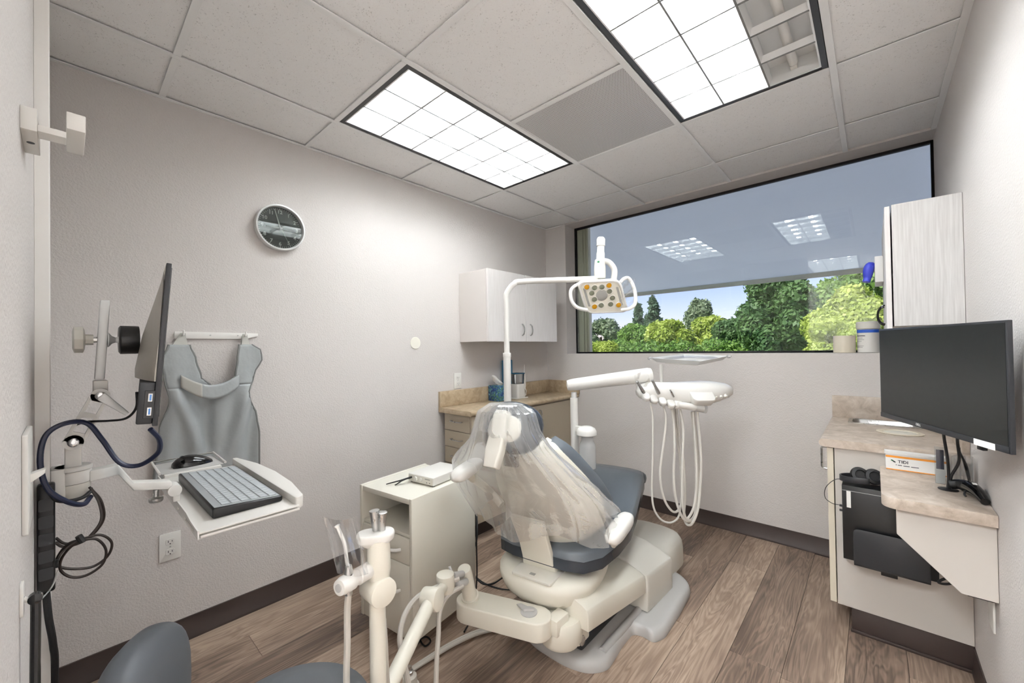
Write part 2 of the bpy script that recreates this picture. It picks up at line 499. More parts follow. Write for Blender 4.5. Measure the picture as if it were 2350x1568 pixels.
# floor: sub-floor slab plus single planks
fl = MB().box(XL - .1, XR + .1, YD - .05, YB + .1, -.12, -.006).struct('floor', 'baseboard_rubber')
PW, PL = .182, 1.22
base_me = MB().box(-PW / 2 + .0006, PW / 2 - .0006, -PL / 2 + .0006, PL / 2 - .0006, -.006, 0).mesh('plank', 'plank', bevel=.0007, seg=1)
nx = int(math.ceil((XR - XL) / PW)) + 1
for i in range(nx):
    x0 = XL + i * PW; x1 = min(x0 + PW, XR)
    if x1 - x0 < .01: continue
    y = YD - random.random() * PL
    while y < YB:
        ya, yb_ = max(y, YD), min(y + PL, YB)
        if yb_ - ya > .02:
            if x1 - x0 > PW - .001 and yb_ - ya > PL - .001: me = base_me
            else:
                me = MB().box(-(x1 - x0) / 2 + .0006, (x1 - x0) / 2 - .0006, -(yb_ - ya) / 2 + .0006, (yb_ - ya) / 2 - .0006, -.006, 0).mesh('plank', 'plank', bevel=.0007, seg=1)
            o = bpy.data.objects.new('plank', me); col.objects.link(o); o.location = ((x0 + x1) / 2, (ya + yb_) / 2, 0); o.parent = fl
        y += PL

# ceiling: slab above the plenum, lay-in tiles, grid tees, wall angle
ce = MB().box(XL - .1, XR + .1, YD - .05, YB + .2, ZC + .2, ZC + .25).struct('ceiling', 'tee_white')
xs = [XL] + [g for g in GX if XL + .05 < g < XR - .05] + [XR]
ys = [YD] + [g for g in GY if YD + .05 < g < YB - .05] + [YB]
fixtures = [(GX[1], GX[2], GY[4], GY[6]), (GX[3], GX[4], GY[4], GY[6]), (GX[2], GX[3], GY[5], GY[6]), (GX[3], GX[4], GY[0], GY[2]), (GX[2], GX[3], GY[0], GY[2])]
tile_me = {}
for i in range(len(xs) - 1):
    for j in range(len(ys) - 1):
        cx, cy = (xs[i] + xs[i + 1]) / 2, (ys[j] + ys[j + 1]) / 2
        if any(a < cx < b and c < cy < d for a, b, c, d in fixtures): continue
        if cx < -1.6 and cy < YN - .12: continue
        key = (round(xs[i + 1] - xs[i], 3), round(ys[j + 1] - ys[j], 3))
        if key not in tile_me:
            hx, hy = key[0] / 2 - .004, key[1] / 2 - .004
            tile_me[key] = MB().box(-hx, hx, -hy, hy, .0075, .022).mesh('ceiling_tile', 'ceiling_tile', smooth=0)
        o = bpy.data.objects.new('ceiling_tile', tile_me[key]); col.objects.link(o); o.location = (cx, cy, ZC); o.parent = ce
tw = .012
for x in xs[1:-1]:
    MB().box(x - tw, x + tw, YN - .12 if x < -1.6 else YD, YB, ZC - .002, ZC + .003).box(x - .002, x + .002, YN if x < -1.6 else YD, YB, ZC + .003, ZC + .035).part('grid_tee', 'tee_white', ce, bevel=.0008, seg=1)
for j, y in enumerate(ys[1:-1]):
    for i in range(len(xs) - 1):
        cx = (xs[i] + xs[i + 1]) / 2
        if y < YN - .12 and cx < -1.6: continue
        if any(a < cx < b and c + .01 < y < d - .01 for a, b, c, d in fixtures): continue
        MB().box(xs[i] + tw, xs[i + 1] - tw, y - tw, y + tw, ZC - .0015, ZC + .003).part('grid_tee', 'tee_white', ce, bevel=.0008, seg=1)
# wall angle along the ceiling edges
MB().box(XL, XL + .018, YN, YB, ZC - .003, ZC + .001).struct('trim_1', 'tee_white')
MB().box(XR - .022, XR, YD, YB, ZC - .003, ZC + .001).struct('trim_2', 'tee_white')
MB().box(XL + .018, XW0, YB - .018, YB, ZC - .003, ZC + .001).struct('trim_3', 'tee_white')

# baseboards (dark rubber base with a grey toe bead)
def baseb(name, x0, x1, y0, y1, ax, s):
    prof = [(0, 0), (.010, 0), (.010, .012), (.006, .018), (.004, .100), (0, .102)]
    m_ = MB()
    if ax == 'x': m_.loft([[Vector((x0 + s * a, y, z)) for a, z in prof] for y in (y0, y1)])
    else: m_.loft([[Vector((x, y0 + s * a, z)) for a, z in prof] for x in (x0, x1)])
    return m_.struct(name, 'baseboard_rubber')
baseb('baseboard_left', XL, XL, YN, 1.80, 'x', 1)
baseb('baseboard_back', -1.90, -.14, YB, YB, 'y', -1)
baseb('baseboard_right', XR, XR, YD, 2.36, 'x', -1)
baseb('baseboard_near', XL, -.62, YN, YN, 'y', 1)

# window: gasket frame, glass, sill reveal comes with the wall; tan mullion outside
win = MB()
g = .016
win.box(XW0, XW0 + g, YG - .012, YG + .012, ZS, ZC - .004).box(XR - .012, XR, YG - .012, YG + .012, ZS, ZC - .004)
win.box(XW0 + g, XR - .012, YG - .012, YG + .012, ZS, ZS + .014).box(XW0 + g, XR - .012, YG - .012, YG + .012, ZC - .022, ZC - .004)
win = win.struct('window_1', 'black_gasket', bevel=.002, seg=1)
MB().box(XW0 + g, XR - .012, YG - .003, YG + .003, ZS + .014, ZC - .022).part('pane', 'window_glass', win, smooth=0)
# vertical tan frame pieces on the outer side, at the left jamb
fx = XW0 + .006
MB().box(fx, fx + .062, YG + .02, YG + .075, ZS - .02, ZC + .02).part('outer_frame', 'tan_mullion', win, bevel=.003)
MB().box(fx + .066, fx + .090, YG + .028, YG + .075, ZS - .02, ZC + .02).part('outer_bead', 'tan_mullion', win, bevel=.002)
MB().box(fx + .094, fx + .116, YG + .028, YG + .075, ZS - .02, ZC + .02).part('outer_bead', 'tan_mullion', win, bevel=.002)
MB().box(XW0 - .02, XR + .1, YB + .22, YB + .30, ZS - .10, ZS - .02).part('outer_ledge', 'tan_mullion', win, bevel=.004)

# exterior roller shade behind the glass
m = mat('shade_cloth', (226, 229, 233), .8, bump=(500, .2, .0006))
nt = m.node_tree; p = nt.nodes['Principled BSDF']; out = nt.nodes['Material Output']
tl = nt.nodes.new('ShaderNodeBsdfTranslucent'); tl.inputs[0].default_value = lin((250, 251, 253)); mx = nt.nodes.new('ShaderNodeMixShader'); mx.inputs[0].default_value = .72
nt.links.new(p.outputs[0], mx.inputs[1]); nt.links.new(tl.outputs[0], mx.inputs[2]); nt.links.new(mx.outputs[0], out.inputs[0])
YS = YG + .115
sh = thing('window_shade', 'grey pulled-down solar shade hanging outside the upper window glass', 'window shade', ((XW0 + XR) / 2, YS, 1.70))
SX0, SX1, SZ = fx + .085, XR + .02, 1.722
MB().box(SX0, SX1, YS - .001, YS + .001, SZ + .02, ZC + .05).part('shade_cloth', 'shade_cloth', sh, smooth=0)
MB().box(SX0 - .004, SX1, YS - .010, YS + .010, SZ - .004, SZ + .028).part('hem_bar', 'grey_plastic', sh, bevel=.003)
MB().cyl((SX0, YS + .02, ZC + .07), (SX1, YS + .02, ZC + .07), .03).part('roller', 'grey_plastic', sh)

mat('louver_edge', (120, 119, 116), .5)
# ------------------------------------------------------------------ ceiling fixtures
def troffer(x0, x1, y0, y1, lit, label, lamp='tube_on'):
    t = thing('ceiling_light', label, 'ceiling light', ((x0 + x1) / 2, (y0 + y1) / 2, ZC))
    e = .014; x0 += e; x1 -= e; y0 += e; y1 -= e
    zt = ZC + .082
    fr = MB()
    k = .020
    for a, b, c, d in ((x0, x0 + k, y0, y1), (x1 - k, x1, y0, y1), (x0 + k, x1 - k, y0, y0 + k), (x0 + k, x1 - k, y1 - k, y1)):
        fr.box(a, b, c, d, ZC + .0015, ZC + .008)
    fr.part('frame', 'fixture_black', t, bevel=.001, seg=1)
    a, b, c, d = x0 + k, x1 - k, y0 + k, y1 - k
    # inner silver edge that carries the louver
    ed = MB()
    for p_ in ((a, a + .006, c, d), (b - .006, b, c, d), (a + .006, b - .006, c, c + .006), (a + .006, b - .006, d - .006, d)):
        ed.box(*p_, ZC + .002, ZC + .034)
    ed.part('louver_rim', 'louver_white', t)
    h = MB()
    h.box(x0, x1, y0, y1, zt, zt + .004)
    h.box(x0, a, y0, y1, ZC + .008, zt).box(b, x1, y0, y1, ZC + .008, zt).box(a, b, y0, c, ZC + .008, zt).box(a, b, d, y1, ZC + .008, zt)
    h.part('housing', 'louver_white', t, smooth=0)
    cw = (b - a) / 3; ch = (d - c) / 6
    for i in (1, 2):
        x = a + cw * i
        MB().loft([[Vector((x - .0035, y, ZC + .003)), Vector((x + .0035, y, ZC + .003)), Vector((x + .012, y, ZC + .034)), Vector((x - .012, y, ZC + .034))] for y in (c, d)]).part('long_louver', 'louver_white', t, smooth=0)
        MB().box(x - .0034, x + .0034, c, d, ZC + .0008, ZC + .0028).part('louver_edge', 'louver_edge', t, smooth=0)
        MB().box(x - .003, x + .003, c, d, ZC + .034, zt).part('divider', 'louver_white', t, smooth=0)
    for i in range(3):
        xa, xb = a + cw * i, a + cw * (i + 1)
        for j in range(1, 6):
            y = c + ch * j
            MB().loft([[Vector((x, y - .0035, ZC + .003)), Vector((x, y + .0035, ZC + .003)), Vector((x, y + .010, ZC + .028)), Vector((x, y - .010, ZC + .028))] for x in (xa + .004, xb - .004)]).part('cross_louver', 'louver_white', t, smooth=0)
            MB().box(xa + .004, xb - .004, y - .0034, y + .0034, ZC + .0008, ZC + .0028).part('louver_edge', 'louver_edge', t, smooth=0)
        xm = (xa + xb) / 2
        tb = MB().cyl((xm, c + .03, ZC + .052), (xm, d - .03, ZC + .052), .0165, n=12).part('tube', lamp if lit[i] else 'white_plastic', t)
        for ya, yb_ in ((c, c + .03), (d - .03, d)): MB().box(xm - .012, xm + .012, ya, yb_, ZC + .034, ZC + .07).part('lamp_holder', 'white_plastic', tb, bevel=.002)
    return t
troffer(*fixtures[0], (1, 1, 1), 'lit recessed ceiling light with all louver cells bright, beside the left wall', 'tube_dim')
troffer(*fixtures[1], (1, 1, 0), 'big recessed ceiling light with one dark row of cells beside the right wall')
x0, x1, y0, y1 = fixtures[2]
v = thing('return_air_grille', 'square perforated grey return air grille between the two ceiling lights', 'ceiling vent', ((x0 + x1) / 2, (y0 + y1) / 2, ZC))
MB().box(x0 + .015, x1 - .015, y0 + .015, y1 - .015, ZC + .0025, ZC + .005).part('perforated_face', 'perforated', v, smooth=0)
b_ = MB()
for a, b, c, d in ((x0 + .008, x0 + .016, y0 + .008, y1 - .008), (x1 - .016, x1 - .008, y0 + .008, y1 - .008), (x0 + .016, x1 - .016, y0 + .008, y0 + .016), (x0 + .016, x1 - .016, y1 - .016, y1 - .008)):
    b_.box(a, b, c, d, ZC + .002, ZC + .02)
b_.part('frame', 'tee_white', v)
MB().box(x0 + .016, x1 - .016, y0 + .016, y1 - .016, ZC + .05, ZC + .052).part('plenum_box', 'dark_plastic', v, smooth=0)

troffer(*fixtures[3], (1, 1, 1), 'recessed fill light added over the unseen passage nearest the right wall', 'tube_fill')  # both passage lights are added as fill from behind the camera
troffer(*fixtures[4], (1, 1, 1), 'recessed fill light added over the unseen passage farther from the right wall', 'tube_fill')
# ================================================================== left wall fittings
EX, EY, EZ = Vector((1, 0, 0)), Vector((0, 1, 0)), Vector((0, 0, 1))
# ---- clock
cy, cz, cr = .757, 1.926, .1185
t = thing('wall_clock', 'round silver-rimmed wall clock with dark face and white numerals', 'clock', (XL, cy, cz))
MB().revolve((XL, cy, cz), EX, [(cr * .97, .001), (cr, .004), (cr, .03), (cr * .985, .036), (cr * .93, .037), (cr * .895, .026), (cr * .89, .012)], 64).part('rim', 'silver_paint', t)
MB().revolve((XL, cy, cz), EX, [(cr * .9, .010), (cr * .9, .013)], 64).part('dial', 'clock_face', t)
fr = lambda y, z, x: ((x, y, z), EY, EZ)
X0 = XL + .0135
for h in range(1, 13):
    a = math.radians(90 - 30 * h)
    MB().text(str(h), .026 if h < 10 else .025, fr(cy + math.cos(a) * cr * .70, cz + math.sin(a) * cr * .70, X0), .0003, 'CENTER', .0006).part('numeral', 'paper', t, smooth=0)
tk = MB()
for k in range(60):
    a = math.radians(6 * k); L = .008 if k % 5 else .010; w_ = .0007 if k % 5 else .0015
    d = Vector((0, math.cos(a), math.sin(a))); s = Vector((0, -math.sin(a), math.cos(a)))
    r0 = cr * .87; c0 = Vector((X0, cy, cz))
    q = [c0 + d * (r0 - L) - s * w_, c0 + d * r0 - s * w_, c0 + d * r0 + s * w_, c0 + d * (r0 - L) + s * w_]
    tk.hexa(q + [p_ + EX * .0004 for p_ in q])
tk.part('minute_track', 'paper', t, kind='stuff', smooth=0)
def hand(name, deg, L, back, w0, w1, x):
    a = math.radians(90 - deg); d = Vector((0, math.cos(a), math.sin(a))); s = Vector((0, -math.sin(a), math.cos(a))); c0 = Vector((x, cy, cz))
    q = [c0 - d * back - s * w0, c0 + d * L - s * w1, c0 + d * L + s * w1, c0 - d * back + s * w0]
    MB().hexa(q + [p_ + EX * .001 for p_ in q]).part(name, 'paper', t, smooth=0)
hand('hour_hand', 268.5, cr * .56, .012, .0045, .0018, XL + .016)
hand('minute_hand', 344, cr * .82, .015, .0036, .0016, XL + .018)
hand('second_hand', 105, cr * .72, .0, .0009, .0006, XL + .020)
hand('alarm_hand', 152, cr * .72, .0, .0008, .0005, XL + .0215)
MB().revolve((XL + .016, cy, cz), EX, [(.005, 0), (.005, .007)], 16).part('hub', 'paper', t)
MB().revolve((XL + .025, cy, cz), EX, [(cr * .9, 0), (cr * .9, .001)], 48).part('glass', 'window_glass', t, smooth=0)

# ---- outlets on the left wall, round blank plate
def outlet(y, z, w_, h_, label):
    t = thing('wall_outlet', label, 'outlet', (XL, y, z))
    MB().prism(rrect(-w_ / 2, w_ / 2, -h_ / 2, h_ / 2, .003), ((XL, y, z), EY, EZ, EX), 0, .006).part('cover_plate', 'white_plastic', t, bevel=.0015)
    for s in (1, -1):
        zz = z + s * h_ * .185
        f_ = MB().prism(rpoly([(-.016, -.013), (.016, -.013), (.016, .013), (-.016, .013)], .009), ((XL, y, zz), EY, EZ, EX), .006, .0085).part('receptacle', 'white_plastic', t, bevel=.0006, seg=1)
        for dy, hh in ((-.0065, .0045), (.0065, .0036)):
            MB().box(XL + .0082, XL + .0088, y + dy - .0011, y + dy + .0011, zz + .002 - hh, zz + .002 + hh).part('slot', 'black_plastic', f_, smooth=0)
        MB().cyl((XL + .0082, y, zz - .0085), (XL + .0088, y, zz - .0085), .0024, n=10).part('ground_hole', 'black_plastic', f_)
    MB().cyl((XL + .006, y, z), (XL + .0072, y, z), .003, n=12).part('screw', 'steel', t)
outlet(.306, .437, .074, .118, 'white duplex outlet low on the wall under the keyboard tray')
outlet(1.965, 1.046, .070, .115, 'white duplex outlet above the tan corner countertop')
MB().revolve((XL, 1.597, 1.326), EX, [(.040, 0), (.041, .002), (.039, .0045), (.030, .0052), (.001, .0055)], 40).thing('blank_plate', 'almond', 'small round cream blank plate on the wall left of the white cabinet', 'wall plate', origin=Vector((XL, 1.597, 1.326)))

# ---- apron rack and lead apron
t = thing('apron_rack', 'white metal hanging rack bar above the grey apron', 'wall rack', (XL, .49, 1.355))
za = 1.362
MB().prism([(.325, za - .016), (.60, za - .016), (.652, za - .001), (.652, za + .012), (.325, za + .016)], ((XL, 0, 0), EY, EZ, EX), .001, .010).part('bar', 'trim_white', t, bevel=.001)
for y in (.345, .455, .565): MB().cyl((XL + .010, y, za), (XL + .0112, y, za), .0035, n=10).part('screw', 'steel', t)
for y in (.350, .588): MB().tube([(XL + .008, y, za), (XL + .05, y, za), (XL + .056, y, za + .02)], .004, 8).part('peg', 'trim_white', t)
m = mat('apron_cloth', (164, 168, 168), .36, bump=(14, .25, .02)); m.node_tree.nodes['Principled BSDF'].inputs['Sheen Weight'].default_value = .15
mat('apron_binding', (120, 121, 118), .6); mat('collar_cloth', (176, 174, 166), .5)
t = thing('lead_apron', 'grey vinyl protective apron with dark piping hanging from the wall rack', 'apron', (XL, .46, .71))
Zt, Zb = 1.318, .715
def interp(tab, z):
    for (z0, y0), (z1, y1) in zip(tab, tab[1:]):
        if z0 >= z >= z1:
            k = (z0 - z) / (z0 - z1); k = k * k * (3 - 2 * k); return y0 + (y1 - y0) * k
    return tab[-1][1] if z < tab[-1][0] else tab[0][1]
ledge = [(1.318, .300), (1.25, .275), (1.17, .285), (1.08, .300), (.95, .268), (.71, .250)]
redge = [(1.318, .612), (1.295, .648), (1.25, .655), (1.17, .620), (1.08, .592), (.97, .632), (.88, .642), (.71, .642)]
nl = [(1.318, .372), (1.25, .392), (1.17, .41), (1.128, .45)]
nr = [(1.318, .560), (1.25, .552), (1.17, .542), (1.128, .50)]
def drape(y, z):
    k = max(0, min(1, (1.30 - z) / .25))
    a = .020 * math.sin((y - .30) * 34 + (1.3 - z) * 1.5) + .012 * math.sin((y - .3) * 71 - z * 5)
    vf = max(0, min(1, (1.16 - z) / .10)) * max(0, min(1, (z - .72) / .12)); hs_ = .035 + .30 * (z - .76)
    v2 = .026 * vf * (math.exp(-((abs(y - .465) - hs_) / .026) ** 2) - .55 * math.exp(-((abs(y - .465) - hs_ * .35) / .05) ** 2))
    return Vector((XL + .050 + k * a * .55 + v2 + .010 * math.sin(z * 7), y, z))
ap = MB()
ap.grid(lambda u, v: (lambda z: drape(interp(ledge, z) + (interp(redge, z) - interp(ledge, z)) * u, z))(1.128 - (1.128 - Zb) * v), 48, 40)
ap.grid(lambda u, v: (lambda z: drape(interp(ledge, z) + (interp(nl, z) - interp(ledge, z)) * u, z))(Zt - (Zt - 1.128) * v), 14, 18)
ap.grid(lambda u, v: (lambda z: drape(interp(nr, z) + (interp(redge, z) - interp(nr, z)) * u, z))(Zt - (Zt - 1.128) * v), 14, 18)
ab = ap.part('apron_body', 'apron_cloth', t, fixn=False, smooth=80)
sm = ab.modifiers.new('thick', 'SOLIDIFY'); sm.thickness = .006; sm.offset = 0
zz = [Zt - (Zt - Zb) * k / 24 for k in range(25)]
for tab, nm in ((ledge, 0), (redge, 1)):
    MB().tube([drape(interp(tab, z), z) for z in zz], .0045, 6).part('piping', 'apron_binding', t)
nz_ = [Zt - (Zt - 1.13) * k / 10 for k in range(11)]
MB().tube([drape(interp(nl, z), z) for z in nz_] + [drape(y, 1.128) for y in (.47, .485)] + [drape(interp(nr, z), z) for z in reversed(nz_)], .0045, 6).part('piping', 'apron_binding', t)
for ya, yb_, yp in ((.300, .372, .350), (.560, .612, .588)):
    MB().loft([[Vector((XL + .035, ya + .008, Zt - .01)), Vector((XL + .055, ya + .008, Zt - .01)), Vector((XL + .055, yb_ - .008, Zt - .01)), Vector((XL + .035, yb_ - .008, Zt - .01))],
               [Vector((XL + .030, yp - .009, za + .006)), Vector((XL + .036, yp - .009, za + .008)), Vector((XL + .036, yp + .009, za + .008)), Vector((XL + .030, yp + .009, za + .006))]]).part('hanging_loop', 'collar_cloth', t)
cq = lambda u, v: Vector((XL + .075 + .012 * math.sin(u * 3.1), .335 + u * .215, 1.175 - .045 * math.sin(math.pi * u) + .012 * (1 - u) - v * (.052 + .012 * math.sin(u * 3))))
c_ = MB().grid(cq, 24, 6).part('collar_flap', 'apron_cloth', t, fixn=False, smooth=80); c_.modifiers.new('thick', 'SOLIDIFY').thickness = .008
cq2 = lambda u, v: cq(u * .34, v) + Vector((.006, 0, 0))
c_ = MB().grid(cq2, 10, 6).part('collar_strip', 'collar_cloth', t, fixn=False, smooth=80); c_.modifiers.new('thick', 'SOLIDIFY').thickness = .005

# ================================================================== near wall: channel, bracket, switch, hook
MX = -1.35
ch = MB().box(MX - .035, MX + .035, YN, YN + .006, .10, ZC - .02)
ch.box(MX - .035, MX - .029, YN + .006, YN + .022, .10, ZC - .02).box(MX + .029, MX + .035, YN + .006, YN + .022, .10, ZC - .02)
ch.box(MX - .029, MX - .015, YN + .017, YN + .022, .10, ZC - .02).box(MX + .015, MX + .029, YN + .017, YN + .022, .10, ZC - .02)
ch.thing('wall_channel', 'trim_white', 'tall white slotted wall channel that carries the monitor arm', 'wall track', bevel=.0008, seg=1)
# H-shaped white bracket
bx = -.925
t = thing('wall_bracket', 'white H-shaped bracket sticking out of the wall near the top left', 'bracket', (bx, YN, 1.60))
B = lambda px, py: on('X', bx, px, py)
zb0 = B(60, 296).z; zb1 = B(60, 243).z
MB().box(bx - .11, bx, YN, YN + .017, zb0, zb1).part('wall_plate', 'white_plastic', t, bevel=.001)
ya, yb_ = YN + .017, B(152, 300).y
MB().box(bx - .032, bx, ya, yb_, B(100, 304).z, B(100, 289).z).part('web', 'white_plastic', t, bevel=.001)
MB().box(bx - .11, bx, yb_, B(197, 300).y, B(175, 300).z, B(175, 261).z).part('end_flange', 'white_plastic', t, bevel=.0015)
MB().cyl((bx - .055, YN + .0085, zb0 - .0006), (bx - .055, YN + .0085, zb0 + .002), .0045, n=12).part('screw_hole', 'dark_plastic', t)
# light switch
sx_, sz_ = -1.00, 1.085
t = thing('light_switch', 'white light switch plate with toggle on the near left wall', 'light switch', (sx_, YN, sz_))
MB().prism(rrect(-.06, .06, -.076, .076, .004), ((sx_, YN, sz_), (-1, 0, 0), EZ, EY), 0, .007).part('cover_plate', 'white_plastic', t, bevel=.002)
MB().hexa([Vector(p) for p in ((sx_ - .012, YN + .006, sz_ - .008), (sx_ + .012, YN + .006, sz_ - .008), (sx_ + .010, YN + .022, sz_ + .004), (sx_ - .010, YN + .022, sz_ + .004), (sx_ - .012, YN + .006, sz_ + .006), (sx_ + .012, YN + .006, sz_ + .006), (sx_ + .010, YN + .023, sz_ + .011), (sx_ - .010, YN + .023, sz_ + .011))]).part('toggle', 'white_plastic', t, bevel=.001)
# hook with a black rod-like holder
hx = -.905
t = thing('adhesive_hook', 'small white adhesive hook low on the near left wall', 'hook', (hx, YN, .70))
H = lambda px, py: on('X', hx, px, py)
MB().prism(rrect(-.012, .012, -.02, .028, .008), ((hx, YN, H(40, 1385).z), (-1, 0, 0), EZ, EY), 0, .004).part('pad', 'white_plastic', t, bevel=.001)
z0 = H(45, 1395).z
MB().tube([(hx, YN + .003, z0 + .012), (hx, YN + .010, z0 + .004), (hx, YN + .016, z0 + .004), (hx, YN + .018, z0 + .012)], .003, 8, smooth=4).part('hook', 'white_plastic', t)
t = thing('hanging_rod', 'black rod with a looped top hanging from the white hook', 'rod', (hx, YN + .012, .30))
MB().tube([(hx, YN + .014, z0 + .006), (hx, YN + .015, z0 - .01), (hx + .002, YN + .014, z0 - .14), (hx + .004, YN + .012, .30)], .0055, 10, smooth=5).part('shaft', 'black_gloss', t)
MB().revolve((hx - .006, YN + .0145, z0 + .007), (1, 0, 0), [(.003, 0), (.0075, .001), (.0075, .011), (.003, .012)], 16).part('loop', 'black_gloss', t)
MB().tube([(hx, YN + .018, z0), (hx - .02, YN + .03, z0 + .008), (hx - .06, YN + .036, z0 + .016)], .0011, 6, smooth=4).part('wire', 'steel', t)

# ================================================================== monitor arm on the channel
A = lambda px, py, dx=0: on('X', MX + dx, px, py)
t = thing('wall_mount', 'white jointed wall arm with knob and lever behind the left monitor', 'monitor arm', (MX, YN + .022, .95))
dc = A(168, 1100)
MB().box(MX - .028, MX + .028, YN + .0225, dc.y - .012, .958, 1.028).part('mount_block', 'white_plastic', t, bevel=.002)
MB().revolve((MX, dc.y, .955), EZ, [(.026, 0), (.0285, .004), (.0285, .034)], 32).part('pivot_drum', 'light_plastic', t)
MB().revolve((MX, dc.y, .990), EZ, [(.0295, 0), (.0305, .002), (.0305, .024), (.0285, .027)], 32).part('pivot_ring', 'white_plastic', t)
MB().revolve((MX, dc.y, 1.018), EZ, [(.030, 0), (.0315, .002), (.0315, .008), (.029, .010)], 32).part('pivot_cap', 'white_plastic', t)
p1, p2 = A(168, 1012), A(229, 907)
MB().box(MX - .018, MX + .018, p1.y - .0135, p1.y + .0135, 1.026, p1.z + .005).part('upright', 'white_plastic', t, bevel=.003)
d = (p2 - p1).normalized(); s = Vector((0, -d.z, d.y)); L = (p2 - p1).length
lk = MB()
def bar(a0, a1, s0, s1, x0, x1):
    q = [p1 + d * a0 + s * s0, p1 + d * a1 + s * s0, p1 + d * a1 + s * s1, p1 + d * a0 + s * s1]
    lk.hexa([q_ + EX * x0 for q_ in q] + [q_ + EX * x1 for q_ in q])
bar(0, L, -.0165, -.010, .019, .029); bar(0, L, .010, .0165, .019, .029)
for a0, a1 in ((-.002, .022), (L * .52, L * .62), (L - .014, L)): bar(a0, a1, -.0105, .0105, .019, .029)
lk.cyl(p1 + EX * .019, p1 + EX * .029, .0165, n=28).cyl(p2 + EX * .019, p2 + EX * .029, .0165, n=28)
lk.part('link', 'white_plastic', t, smooth=30)
for p_ in (p1, p2):
    MB().revolve(p_ + EX * .029, EX, [(.0095, 0), (.0095, .002), (.007, .0035), (.004, .0037), (.0035, .0015)], 24).part('pivot_bolt', 'chrome', t)
q2 = A(290, 948); dl = (q2 - p2).normalized(); sl = Vector((0, -dl.z, dl.y))
q = [p2 - sl * .010, q2 - sl * .0045, q2 + sl * .0045, p2 + sl * .010]
MB().hexa([q_ + EX * .026 for q_ in q] + [q_ + EX * .036 for q_ in q]).part('lever', 'silver_paint', t, bevel=.003)
s0, s1 = A(213, 900), A(247, 872)
MB().box(MX - .018, MX + .018, s0.y, s1.y, s0.z - .004, s1.z).part('pole_socket', 'white_plastic', t, bevel=.003)
b0, b1 = A(228, 871), A(241, 690)
rr = .0085
MB().loft([[p_ + Vector((a * .014, b * rr, 0)) for a, b in ((-1, -1), (1, -1), (1, 1), (-1, 1))] for p_ in (b0, b1)]).part('pole', 'silver_paint', t, bevel=.003)
k0 = A(180, 780); zk = k0.z
MB().revolve((MX, k0.y - .010, zk), EY, [(.020, 0), (.030, .003), (.030, .017), (.022, .020), (.012, .021), (.012, .034)], 8).part('clamp_knob', 'light_plastic', t, smooth=25)
yp = (A(235, 780)).y
MB().cyl((MX, k0.y + .02, zk), (MX, yp - rr, zk), .0065).part('knob_shaft', 'steel', t)
MB().revolve((MX, yp + rr, zk), EY, [(.017, 0), (.017, .002), (.009, .008), (.006, .014), (.009, .022), (.016, .028)], 24).part('ball_joint', 'silver_paint', t)
MB().revolve((MX, A(272, 785).y, zk), EY, [(.030, 0), (.0345, .003), (.0345, .030), (.034, .036)], 40).part('vesa_puck', 'black_plastic', t)
# forearm to the keyboard tray
fa = [(A(205, 1088).y, 1.000), (A(270, 1075).y, 1.004), (A(305, 1118).y, .957), (A(392, 1112).y, .942)]
arm = MB()
for k in range(3):
    (y0, z0), (y1, z1) = fa[k], fa[k + 1]
    w0, w1 = (.0125, .0115, .010, .0095)[k:k + 2]
    arm.hexa([Vector(p) for p in ((MX - .018, y0, z0 - w0), (MX + .018, y0, z0 - w0), (MX + .018, y1, z1 - w1), (MX - .018, y1, z1 - w1), (MX - .018, y0, z0 + w0), (MX + .018, y0, z0 + w0), (MX + .018, y1, z1 + w1), (MX - .018, y1, z1 + w1))])
arm.part('forearm', 'white_plastic', t, bevel=.003)
yc = A(398, 1120).y
MB().cyl((MX - .02, yc, .928), (MX + .024, yc, .928), .0145, n=28).part('tilt_joint', 'white_plastic', t, bevel=.001)
MB().box(MX - .02, MX + .02, yc - .004, .2, .898, .926).part('tilt_bracket', 'white_plastic', t, bevel=.003)
MB().cyl((MX, A(358, 1140).y, .918), (MX, A(358, 1140).y, .935), .006).part('thumb_screw', 'steel', t)
MB().revolve((MX, A(358, 1140).y, .905), EZ, [(.013, 0), (.0145, .003), (.0145, .009), (.006, .013)], 20).part('thumb_knob', 'steel', t)
# keyboard tray
t = thing('keyboard_tray', 'white keyboard tray with rounded palm rest on the wall arm', 'keyboard tray', (-1.38, .31, .87))
TX0, TX1, TY0, TY1, TZ = -1.66, -1.095, .196, .405, .886
MB().box(TX0, TX1, TY0, TY1, TZ - .004, TZ).part('tray_plate', 'white_plastic', t, bevel=.0015)
MB().box(TX0, TX1, TY0 + .002, TY1, TZ - .013, TZ - .0075).part('under_tray', 'white_plastic', t, bevel=.001)
sd = MB()
def sdp(poly): sd.prism(poly, ((0, TY0 - .003, 0), EX, EZ, EY), 0, .003)
sdp([(TX0, TZ - .014), (TX1, TZ - .014), (TX1, TZ - .009), (TX0, TZ - .009)]); sdp([(TX0, TZ + .012), (-1.22, TZ + .012), (-1.17, TZ + .006), (TX1, TZ + .004), (TX1, TZ), (TX0, TZ)])
for a, b in ((TX0, -1.33), (-1.31, -1.24), (-1.13, TX1)): sdp([(a, TZ - .009), (b, TZ - .009), (b, TZ), (a, TZ)])
sd.part('side_flange', 'white_plastic', t, smooth=0)
pr = [(-1.69, .398), (-1.69, .412), (-1.55, .438), (-1.40, .446), (-1.25, .440), (-1.11, .420), (-1.10, .398)]
MB().zprism(rpoly(pr, .01), TZ - .012, TZ + .018).part('palm_rest', 'white_plastic', t, bevel=.006, seg=3)
